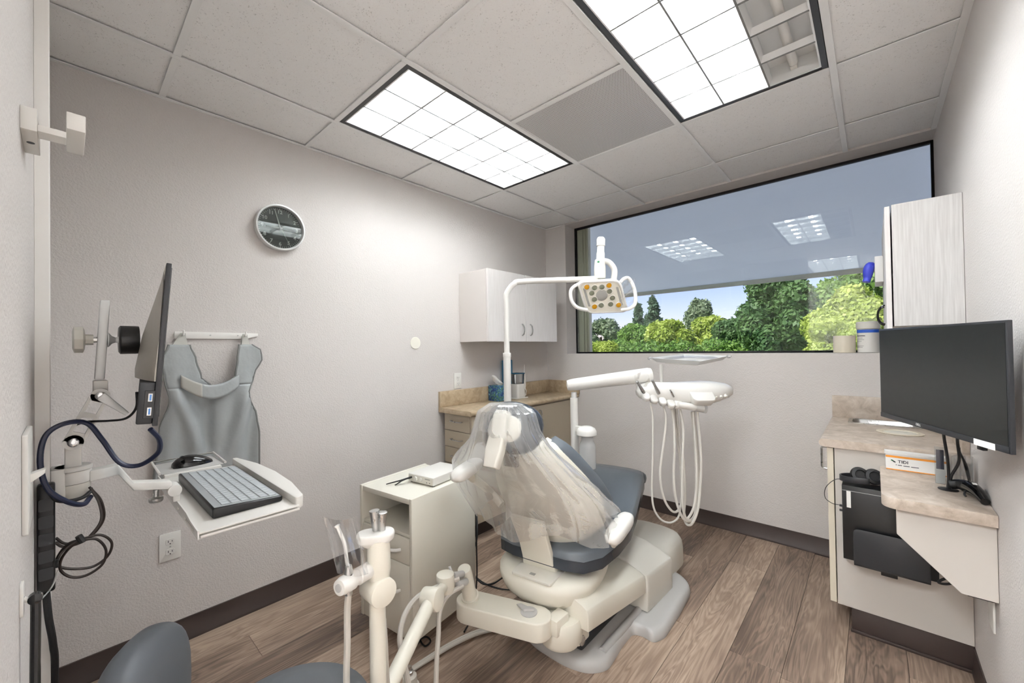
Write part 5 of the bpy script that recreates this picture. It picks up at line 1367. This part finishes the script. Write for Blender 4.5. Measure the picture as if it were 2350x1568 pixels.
def lens(x, y, r, m_):
    b_ = MB().revolve(LC + ex_ * x + ey_ * y + n_ * .0033, n_, [(r * 1.12, 0), (r * 1.12, .003), (r * .98, .004), (r * .96, .001)], 28).part('lens_rim', 'light_plastic', ol)
    MB().revolve(LC + ex_ * x + ey_ * y + n_ * .0034, n_, [(r * .95, 0), (r * .9, .0015), (r * .5, .003), (.001, .0036)], 24).part('led_lens', m_, b_)
for x, y, m_ in ((-.068, .062, 'amber_lens'), (-.030, .056, 'led_lens'), (.008, .058, 'led_lens'), (.046, .066, 'amber_lens'), (-.052, .026, 'led_lens'), (.040, .032, 'led_lens'), (-.048, -.010, 'led_lens'), (.046, -.006, 'led_lens'), (-.058, -.052, 'amber_lens'), (-.022, -.046, 'led_lens'), (.028, -.042, 'led_lens'), (.068, -.048, 'amber_lens')):
    lens(x, y, .0145, m_)
MB().revolve(LC + ex_ * -.004 + ey_ * .012 + n_ * .0033, n_, [(.030, 0), (.030, .002), (.027, .003), (.001, .003)], 32).part('sensor_disc', 'lens_grey', ol)
for s_ in (-1, 1):
    MB().loft([[LC + ex_ * (s_ * .084 + x) + ey_ * y + n_ * h for x, y in rrect(-.006, .006, -.05, .055, .004)] for h in (.0033, .0045)]).part('side_grille', 'lens_grey', ol, smooth=0)
# handles
hlp = [(1342, 648), (1322, 655), (1310, 668), (1312, 690), (1325, 706), (1348, 712)]
MB().tube([at(px, py, 2.13 - .03 * k / 5) for k, (px, py) in enumerate(hlp)], .0095, 10, smooth=6).part('handle', 'white_plastic', ol)
MB().grid(lambda u, v_: at(1308 + 40 * u, 650 + 60 * v_ + 6 * u, 2.12 - .02 * u + .01 * math.sin(v_ * 9)), 8, 10).part('handle_sleeve', 'thin_sleeve', ol, fixn=False, smooth=80)
hrp = [(1422, 650), (1432, 640), (1444, 640), (1456, 665), (1458, 695), (1446, 708), (1426, 712)]
MB().tube([at(px, py, 2.10 + .03 * math.sin(k)) for k, (px, py) in enumerate(hrp)], .0095, 10, smooth=6).part('handle', 'white_plastic', ol)
MB().grid(lambda u, v_: at(1424 + 34 * u, 640 + 68 * v_, 2.09 + .02 * math.sin(v_ * 8 + u * 4)), 8, 10).part('handle_sleeve', 'thin_sleeve', ol, fixn=False, smooth=80)
# yoke above the head
MB().tube([at(1408, 645, 2.17), at(1410, 620, 2.18), at(1398, 603, 2.18), at(1382, 598, 2.17)], .016, 12, smooth=5).part('yoke', 'white_plastic', ol, smooth=60)
MB().revolve(at(1377, 640, 2.16), EZ, [(.028, 0), (.030, .01), (.030, .06), (.026, .10), (.020, .105)], 24).part('swivel_housing', 'light_plastic', ol)
yk0, yk1 = at(1378, 602, 2.165), at(1379, 545, 2.165)
MB().revolve(yk0, yk1 - yk0, [(.022, 0), (.022, .05), (.019, .055), (.019, .085), (.0225, .088), (.0225, (yk1 - yk0).length - .01), (.016, (yk1 - yk0).length), (.004, (yk1 - yk0).length + .001)], 24).part('spring_stem', 'white_plastic', ol)
MB().box(*(lambda c_: (c_.x - .006, c_.x + .006, c_.y - .006, c_.y + .006, c_.z - .004, c_.z + .006))(at(1374, 602, 2.14))).part('green_button', 'logo_green', ol, bevel=.001)
MB().box(*(lambda c_: (c_.x - .006, c_.x + .006, c_.y - .006, c_.y + .006, c_.z - .008, c_.z + .002))(at(1374, 612, 2.14))).part('blue_button', 'usb_blue', ol, bevel=.001)

# ================================================================== delivery unit
DP = at(1318, 960, 2.27)
du = thing('delivery_unit', 'white dental delivery unit on a pole arm with hanging handpiece hoses', 'delivery unit', (DP.x, DP.y, .05))
zt1 = at(1316, 905, 2.27).z
MB().cyl((DP.x, DP.y, .05), (DP.x, DP.y, zt1 - .02), .0215, n=24).part('post', 'white_plastic', du)
MB().cyl((DP.x, DP.y, zt1 - .02), (DP.x, DP.y, zt1 + .012), .0155, n=20).part('post_neck', 'silver_paint', du)
A0, A1 = at(1309, 884, 2.27), at(1487, 861, 2.25)
dA = (A1 - A0).normalized()
MB().revolve(A0 - dA * .018, dA, [(.006, -.004), (.027, 0), (.031, .012), (.034, .04), (.0405, (A1 - A0).length - .02), (.041, (A1 - A0).length + .02), (.036, (A1 - A0).length + .036), (.012, (A1 - A0).length + .042)], 32).part('swing_arm', 'white_plastic', du, smooth=45)
MB().revolve((A1.x, A1.y, A1.z - .11), EZ, [(.024, 0), (.026, .02), (.024, .085), (.02, .10)], 24).part('arm_yoke', 'white_plastic', du)
# control head: loft along image-right direction
UD = 2.20
def U(px, py, dn=0): return at(px, py, UD - dn)
secs = [(1463, 902, 6, .030), (1470, 900, 15, .055), (1490, 896, 19, .075), (1520, 900, 22, .085), (1550, 904, 26, .092), (1580, 903, 27, .098), (1610, 901, 27, .098), (1640, 898, 22, .088), (1660, 896, 17, .07), (1672, 896, 11, .045), (1676, 896, 4, .02)]
rg = []
for px, py, hh, dn in secs:
    c_ = U(px, py); hz = hh / F * UD
    rg.append([c_ - _d * dn * math.copysign(abs(math.cos(a)) ** .7, math.cos(a)) + EZ * hz * math.copysign(abs(math.sin(a)) ** .7, math.sin(a)) for a in [2 * math.pi * k / 22 for k in range(22)]])
MB().loft(rg).part('control_head', 'white_plastic', du, smooth=55)
for k, (px, py) in enumerate(((1482, 911), (1500, 917), (1520, 922), (1539, 927), (1556, 928))):
    c_ = U(px, py, .085)
    MB().loft([[c_ + (_r * x + (-_d * .75 - EZ * .66) * y) + (EZ * .75 - _d * .66) * h for x, y in rrect(-.0195 * s_, .0195 * s_, -.026 * s_, .026 * s_, .016)] for h, s_ in ((-.018, .6), (-.010, .95), (.006, 1.0), (.012, .88))]).part('instrument_holder', 'white_plastic', du, bevel=.002, smooth=50)
for (p_, q_, r_) in (((1478, 902), (1462, 876), .0085), ((1512, 904), (1497, 873), .0085), ((1546, 911), (1538, 895), .005)):
    a_, b_ = U(p_[0], p_[1], .10), U(q_[0], q_[1], .12)
    MB().revolve(a_, b_ - a_, [(r_, 0), (r_ * 1.1, .012), (r_, .03), (r_ * .8, .05), (r_ * .75, (b_ - a_).length), (.002, (b_ - a_).length + .002)], 16).part('handpiece', 'steel', du)
MB().grid(lambda u, v_: U(1455 + 34 * u + 6 * v_, 862 + 34 * v_ - 8 * math.sin(u * 3), .125 + .012 * math.sin(u * 8 + v_ * 5)), 8, 8).part('syringe_sleeve', 'thin_sleeve', du, fixn=False, smooth=80)
# key panel wedge
c_ = U(1607, 905, .085)
pe, pu = (_r * .97 + EZ * .0), (EZ * .62 + _d * .78); pn = pe.cross(pu).normalized()
if pn.dot(_d) > 0: pn = -pn
MB().loft([[c_ + pe * x * k + pu * y * k + pn * h for x, y in rrect(-.062, .062, -.062, .062, .025)] for h, k in ((-.03, .9), (.008, 1.0), (.016, .97))]).part('key_panel', 'white_plastic', du, bevel=.002, smooth=50)
MB().loft([[c_ + pe * (x + .012) + pu * (y + .030) + pn * h for x, y in rrect(-.026, .026, -.010, .010, .002)] for h in (.0163, .0172)]).part('display_window', 'lens_grey', du, smooth=0)
MB().loft([[c_ + pe * (x + .026) + pu * (y + .029) + pn * h for x, y in rrect(-.011, .011, -.007, .007, .001)] for h in (.0173, .0178)]).part('display_segment', 'dark_plastic', du, smooth=0)
for k, px in enumerate((1640, 1652, 1663)):
    q_ = U(px, 908 - k, .075)
    MB().revolve(q_, -_d * .8 - EZ * .6, [(.009, 0), (.010, .012), (.007, .02), (.005, .016)], 14).part('side_holder', 'light_plastic', du)
h0, h1 = U(1556, 929, .10), U(1614, 939, .10)
MB().revolve(h0, h1 - h0, [(.008, -.006), (.017, 0), (.018, .02), (.018, (h1 - h0).length - .01), (.017, (h1 - h0).length), (.008, (h1 - h0).length + .006)], 20).part('position_handle', 'white_plastic', du)
MB().revolve(h0, h1 - h0, [(.0195, .09), (.0205, .10), (.0200, (h1 - h0).length + .004), (.021, (h1 - h0).length + .014)], 20).part('handle_sleeve', 'thin_sleeve', du)
# tray with post
tp = at(1518, 880, 2.30)
MB().cyl((tp.x, tp.y, tp.z - .02), (tp.x, tp.y, at(1518, 836, 2.30).z), .0095, n=14).part('tray_post', 'white_plastic', du)
tz = 1.172
cor = [at(1606, 836, 2.14), at(1672, 823, 2.28), at(1568, 819, 2.42), at(1492, 828, 2.26)]
cor = [Vector((p_.x, p_.y, p_.z)) for p_ in cor]
cm = sum(cor, Vector()) / 4
nrm = (cor[1] - cor[0]).cross(cor[3] - cor[0]).normalized()
if nrm.z < 0: nrm = -nrm
def shr(k, h): return [cm + (p_ - cm) * k + nrm * h for p_ in cor]
ip = thing('instrument_tray', 'flat steel instrument tray in a clear sleeve above the delivery unit', 'tray', (cm.x, cm.y, cm.z - .01))
MB().loft([shr(.80, -.010), shr(.84, -.008), shr(1.0, .014), shr(1.05, .016), shr(1.0, .0165), shr(.83, -.005), shr(.5, -.005)]).part('tray_pan', 'silver_paint', ip, bevel=.001)
MB().loft([shr(.62, -.018), shr(.66, -.011)]).part('tray_holder', 'white_plastic', ip)
MB().loft([shr(.70, -.003), shr(.78, .006), shr(.55, .016), shr(.2, .018)]).part('tray_sleeve', 'thin_sleeve', ip, smooth=70, fixn=False)
MB().loft([shr(.66, -.0035), shr(.64, -.0005)]).part('paper_liner', 'paper', ip)
for k in (1, 3): MB().ell(cor[k] + nrm * .012, .014, .012, .010, 12, 8).part('sleeve_knot', 'plastic_film', ip)
# bottle
bq = at(1346, 990, 2.20)
MB().box(min(DP.x, bq.x) + .01, max(DP.x, bq.x), min(DP.y, bq.y), max(DP.y, bq.y) + .01, bq.z - .012, bq.z + .02).part('bottle_bracket', 'white_plastic', du, bevel=.003)
bb = MB().revolve((bq.x, bq.y, bq.z - .022), EZ, [(.048, 0), (.054, .004), (.054, .022), (.046, .038), (.028, .048), (.004, .050)], 32).part('bottle_cap', 'white_plastic', du)
z0_ = at(1346, 1075, 2.20).z
MB().revolve((bq.x + .004, bq.y, z0_), EZ, [(.03, 0), (.043, .004), (.044, .02), (.044, (bq.z - z0_) - .085), (.040, (bq.z - z0_) - .066), (.032, (bq.z - z0_) - .05), (.032, (bq.z - z0_) - .024)], 32).part('water_bottle', 'frosted_bottle', du)
# hoses
hs = [([(1492, 925, 0), (1498, 960, 0), (1498, 1040, 0), (1496, 1120, 0), (1500, 1165, 0), (1516, 1192, .01), (1538, 1200, .03), (1556, 1188, .06), (1562, 1160, .08), (1566, 1100, .09), (1552, 1000, .07), (1546, 935, .06)], .0052),
      ([(1522, 930, 0), (1528, 960, 0), (1524, 1010, 0), (1516, 1070, 0), (1516, 1110, 0), (1526, 1150, .01), (1545, 1175, .03), (1560, 1165, .06), (1568, 1120, .09), (1560, 1020, .08), (1552, 935, .06)], .0062),
      ([(1540, 930, .02), (1546, 970, .01), (1548, 1030, 0), (1546, 1090, 0), (1550, 1140, 0), (1562, 1180, .01), (1576, 1196, .03), (1592, 1190, .06), (1600, 1150, .08), (1602, 1060, .08), (1592, 940, .06)], .0068),
      ([(1560, 940, .02), (1568, 980, .01), (1567, 1040, 0), (1565, 1110, 0), (1567, 1160, 0), (1574, 1190, .02), (1588, 1192, .04), (1597, 1165, .07), (1598, 1090, .08), (1588, 945, .07)], .0068),
      ([(1590, 945, 0), (1594, 1000, 0), (1598, 1060, 0), (1598, 1120, 0), (1592, 1165, .01), (1578, 1190, .03), (1570, 1180, .07), (1572, 1120, .09), (1562, 945, .07)], .0066),
      ([(1600, 945, .0), (1605, 1000, 0), (1609, 1060, 0), (1606, 1130, 0), (1600, 1175, 0), (1586, 1204, .02), (1572, 1196, .06), (1568, 1150, .09), (1560, 1050, .09), (1548, 940, .08)], .0068)]
for pts, r_ in hs: hose(du, [at(px, py, 2.13 + dz) for px, py, dz in pts], r_, 'hose_white', 6)

# ================================================================== cream mobile cart with device
CAx, CAy, CAr = -1.640, 1.155, .125
ca = thing('mobile_cart', 'cream laminate cart with open shelf, drawer and door by the left wall', 'cart', (CAx, CAy, 0), CAr)
def cp(mb, name, m_, parent=None, **kw): return mb.part(name, m_, parent or ca, local=True, **kw)
cw_, cd_, cz0, cz1 = .178, .205, .052, .648
for s_ in (-1, 1): cp(MB().box(min(s_ * cw_, s_ * (cw_ - .016)), max(s_ * cw_, s_ * (cw_ - .016)), -cd_, cd_, cz0, cz1 + .004), 'side_panel', 'cream_laminate', bevel=.0015)
cp(MB().box(-cw_ + .0165, cw_ - .0165, -cd_ + .004, cd_, cz1 - .022, cz1), 'top', 'cream_laminate', bevel=.001)
cp(MB().box(-cw_ + .0165, cw_ - .0165, -cd_ + .012, cd_ - .01, .480, .494), 'shelf', 'cream_laminate', bevel=.001)
cp(MB().box(-cw_ + .0165, cw_ - .0165, -cd_ + .02, cd_ - .01, cz0 + .002, cz0 + .016), 'bottom', 'cream_laminate')
cp(MB().box(-cw_ + .0165, cw_ - .0165, cd_ - .008, cd_, cz0 + .02, cz1 - .023), 'back_panel', 'cream_laminate')
dr = cp(MB().box(-cw_ + .018, cw_ - .018, -cd_ + .001, -cd_ + .017, .372, .478), 'drawer', 'cream_laminate', bevel=.001)
do = cp(MB().box(-cw_ + .018, cw_ - .018, -cd_ + .001, -cd_ + .017, cz0 + .004, .368), 'door', 'cream_laminate', bevel=.001)
def bowp(x, z, L_): return [Vector((x - L_ / 2 + L_ * k / 10, -cd_ + .001 - .030 * math.sin(math.pi * k / 10) ** .5, z)) for k in range(11)]
MB().tube(bowp(.055, .425, .10), .0075, 10).part('pull', 'white_plastic', dr, local=True)
MB().tube(bowp(.055, .25, .09), .0075, 10).part('pull', 'white_plastic', do, local=True)
for x in (-.13, .13):
    for y in (-.15, .15):
        cp(MB().cyl((x - .012, y, .025), (x + .012, y, .025), .024, n=18), 'caster', 'black_rubber', bevel=.002)
        cp(MB().cyl((x, y, .028), (x, y, cz0 + .003), .008, n=10), 'caster_stem', 'steel')
# device
dvx, dvy = .055, .055
Mca = Matrix.Translation((CAx, CAy, 0)) @ Matrix.Rotation(CAr, 4, 'Z')
dq = Mca @ Vector((dvx, dvy, cz1))
ds = thing('desktop_device', 'flat white electronic unit with two black plugs on the cream cart', 'device', dq, CAr + .03)
def dp(mb, name, m_, parent=None, **kw): return mb.part(name, m_, parent or ds, local=True, **kw)
dp(MB().box(-.082, .082, -.098, .125, .005, .042), 'case', 'white_plastic', bevel=.004)
fp = dp(MB().box(-.078, .078, -.0995, -.0975, .008, .039), 'front_panel', 'light_plastic', bevel=.0008)
dp(MB().revolve((-.030, -.0995, .024), (0, -1, 0), [(.011, 0), (.010, .006), (.001, .0065)], 20), 'knob', 'white_plastic', fp)
dp(MB().revolve((.004, -.0995, .024), (0, -1, 0), [(.009, 0), (.008, .004), (.001, .0045)], 20), 'knob', 'white_plastic', fp)
dp(MB().box(.030, .062, -.1002, -.0994, .029, .033), 'display', 'lens_grey', fp, smooth=0)
for x in (.042, .060): dp(MB().cyl((x, -.0994, .016), (x, -.1004, .016), .0022, n=10), 'jack', 'dark_plastic', fp)
for x in (-.07, .07):
    for y in (-.085, .11): dp(MB().cyl((x, y, .0003), (x, y, .0055), .006, n=10), 'foot', 'black_rubber')
for k in (0, 1):
    sx2 = -.058 - .010 * k
    dp(MB().tube([(sx2, -.0995, .026 - .004 * k), (sx2 - .004, -.118, .026 - .004 * k), (sx2 - .018, -.145, .018), (sx2 - .03 - .03 * k, -.165 - .01 * k, .006), (sx2 - .035 - .035 * k, -.172 - .012 * k, .003)], lambda t_: .0048 - .0028 * t_, 8, smooth=5), 'plug_lead', 'black_rubber')
cable('cart_cable', 'black cable hanging down behind the right side of the cream cart', [Mca @ Vector((.19, .20, .62)), Mca @ Vector((.196, .19, .45)), Mca @ Vector((.19, .20, .30)), Mca @ Vector((.195, .19, .12)), Mca @ Vector((.22, .12, .006)), Mca @ Vector((.26, .02, .006))], .0035, 'black_rubber')
# ================================================================== outside: lawn, trees, hedge
MB().box(-60, 60, YB + .35, 90, -.6, -.352).struct('ground', mat('lawn', (96, 122, 58), .9, bump=(4, .3, .05)), smooth=0)
MB().box(-30, 30, YB + .40, 10.2, -.352, -.33).struct('bounce_pavement', mat('bounce_concrete', (214, 210, 202), .9, bump=(30, .2, .004)), smooth=0)  # unseen pale slab, added to bounce sunlight up through the window onto the ceiling
def leafmat(name, c0, c1):
    m = mat(name, c0, .55)
    nt = m.node_tree; p = nt.nodes['Principled BSDF']; out = nt.nodes['Material Output']
    n1 = noise_node(m, 1.6, 3)
    r = ramp_colour(m, n1.outputs['Fac'], [(.35, c0), (.65, c1)])
    tl = nt.nodes.new('ShaderNodeBsdfTranslucent'); mx = nt.nodes.new('ShaderNodeMixShader'); mx.inputs[0].default_value = .35
    nt.links.new(r.outputs[0], tl.inputs[0]); nt.links.new(p.outputs[0], mx.inputs[1]); nt.links.new(tl.outputs[0], mx.inputs[2]); nt.links.new(mx.outputs[0], out.inputs[0])
leafmat('leaf_yellow', (150, 172, 62), (200, 212, 110))
leafmat('leaf_green', (104, 144, 62), (146, 178, 88))
leafmat('leaf_dark', (74, 110, 62), (116, 148, 88))
leafmat('leaf_grey', (128, 146, 112), (168, 180, 146))
leafmat('leaf_conifer', (88, 116, 90), (128, 150, 118))
mat('bark', (96, 80, 64), .9, bump=(20, .5, .02))
def leaves(name, m_, parent, blobs, n, size):
    """crown of single leaf cards spread over overlapping blobs; blobs: (centre, rx, ry, rz)"""
    w_ = np.array([b[1] * b[3] for b in blobs]); w_ = w_ / w_.sum()
    idx = rng.choice(len(blobs), n, p=w_)
    C_ = np.array([tuple(b[0]) for b in blobs])[idx]; R_ = np.array([b[1:4] for b in blobs])[idx]
    d = rng.normal(size=(n, 3)); d /= np.linalg.norm(d, axis=1)[:, None]
    P = C_ + d * R_ * (rng.uniform(.35, 1.0, n) ** .45)[:, None] + rng.normal(size=(n, 3)) * size * .5
    nr = d + rng.normal(size=(n, 3)) * .7; nr /= np.linalg.norm(nr, axis=1)[:, None]
    a_ = np.cross(nr, rng.normal(size=(n, 3))); a_ /= np.linalg.norm(a_, axis=1)[:, None]; b_ = np.cross(nr, a_)
    s_ = size * rng.uniform(.6, 1.3, n)[:, None]
    V = np.stack([P - a_ * s_, P + b_ * s_ * .55, P + a_ * s_, P - b_ * s_ * .55], 1).reshape(-1, 3)
    Mi = np.array(ROOT[parent.name].inverted()); V = V @ Mi[:3, :3].T + Mi[:3, 3]
    me = bpy.data.meshes.new(name); me.from_pydata(V.tolist(), [], np.arange(4 * n).reshape(-1, 4).tolist()); me.materials.append(MAT[m_])
    o = bpy.data.objects.new(name, me); col.objects.link(o); o.parent = parent; o['kind'] = 'stuff'; ROOT[o.name] = ROOT[parent.name]
    return o
def broad(label, m_, Y, px0, px1, ytop, ybot, n, size, nb=11, cat='tree', name='tree'):
    a, b = on('Y', Y, px0, 770), on('Y', Y, px1, 770); zt_ = on('Y', Y, (px0 + px1) / 2, ytop).z; zb_ = on('Y', Y, (px0 + px1) / 2, ybot).z
    zb_ = max(zb_, -.25)
    cx_, hw = (a.x + b.x) / 2, (b.x - a.x) / 2; hz = (zt_ - zb_) / 2; cz_ = (zt_ + zb_) / 2
    t = thing(name, label, cat, (cx_, Y, -.35), group='trees beyond the window')
    blobs = []
    for k in range(nb):
        u = random.uniform(-.72, .72); v_ = random.uniform(-.68, .62) * (1 - .35 * u * u); r_ = random.uniform(.32, .48)
        blobs.append((Vector((cx_ + u * hw, Y + random.uniform(-.5, .5) * hw, cz_ + v_ * hz)), r_ * hw, r_ * hw, r_ * hz * .85 + .1 * hw))
    blobs.append((Vector((cx_, Y, zt_ - hz * .42)), hw * .42, hw * .42, hz * .42))
    leaves('foliage', m_, t, blobs, n, size)
    MB().cyl((cx_, Y, -.36), (cx_, Y, max(cz_, .4)), hw * .09 + .05, hw * .05 + .02, n=10).part('trunk', 'bark', t)
    return t
def conifer(label, m_, Y, px, hwpx, ytop, n, size):
    c_ = on('Y', Y, px, ytop); zt_ = c_.z; hw = (on('Y', Y, px + hwpx, 770).x - on('Y', Y, px - hwpx, 770).x) / 2
    t = thing('conifer', label, 'tree', (c_.x, Y, -.35), group='trees beyond the window')
    blobs = []
    for k in range(16):
        u = k / 15; z_ = zt_ - .02 * zt_ - u * zt_ * .9; w_ = hw * (.10 + .95 * u ** .8)
        for j in range(3):
            a = random.uniform(0, 6.28)
            blobs.append((Vector((c_.x + math.cos(a) * w_ * .5, Y + math.sin(a) * w_ * .5, z_)), w_ * .55, w_ * .55, zt_ * .035))
    leaves('foliage', m_, t, blobs, n, size)
    MB().cyl((c_.x, Y, -.36), (c_.x, Y, zt_ * .97), hw * .12, .04, n=10).part('trunk', 'bark', t)
conifer('tall dark pointed conifer rising behind the left treetops', 'leaf_conifer', 46, 1498, 27, 684, 18000, 0.228)
conifer('slimmer conifer just left of the tall pointed conifer', 'leaf_conifer', 48, 1464, 18, 698, 10000, 0.228)
broad('grey-green airy oak at the far left of the window view', 'leaf_grey', 34, 1342, 1418, 733, 815, 16800, 0.161)
broad('grey-green upright tree standing above the middle shrubs', 'leaf_grey', 42, 1570, 1630, 690, 800, 16800, 0.198, 9)
broad('mid green rounded tree left of the conifers', 'leaf_green', 26, 1408, 1492, 745, 815, 19200, 0.118)
broad('yellow-green bushy tree in the middle of the window view', 'leaf_yellow', 22, 1484, 1590, 735, 815, 24000, 0.105)
broad('yellow-green tree beside the dark green one', 'leaf_yellow', 24, 1580, 1690, 728, 815, 24000, 0.112)
broad('dark green rounded tree next to the big leafy tree', 'leaf_dark', 21, 1640, 1725, 735, 815, 21600, 0.099)
broad('big dark leafy tree at the centre right of the window', 'leaf_dark', 17, 1700, 1885, 600, 830, 38400, 0.093, 16)
broad('tall dark tree behind the bright maple on the right', 'leaf_green', 21, 1850, 2120, 560, 800, 33600, 0.105, 14)
broad('bright yellow-green maple at the right end of the window', 'leaf_yellow', 13.5, 1850, 2080, 655, 825, 43200, 0.065, 16)
broad('low bright yellow-green shrub under the big leafy trees', 'leaf_yellow', 11.5, 1835, 1985, 735, 830, 21600, 0.05, 10, 'shrub', 'shrub')
broad('pale yellow-green shrub at the lower left window corner', 'leaf_yellow', 12, 1330, 1425, 785, 850, 14400, 0.043, 8, 'shrub', 'shrub')
hg = thing('hedge', 'low green hedge running along behind the whole window view', 'hedge', (-8, 19, -.35))
leaves('foliage', 'leaf_green', hg, [(Vector((-24 + k * 1.35, 18.5 + random.uniform(-.6, .6), .55)), 1.1, .8, 1.05) for k in range(26)], 50000, .085)
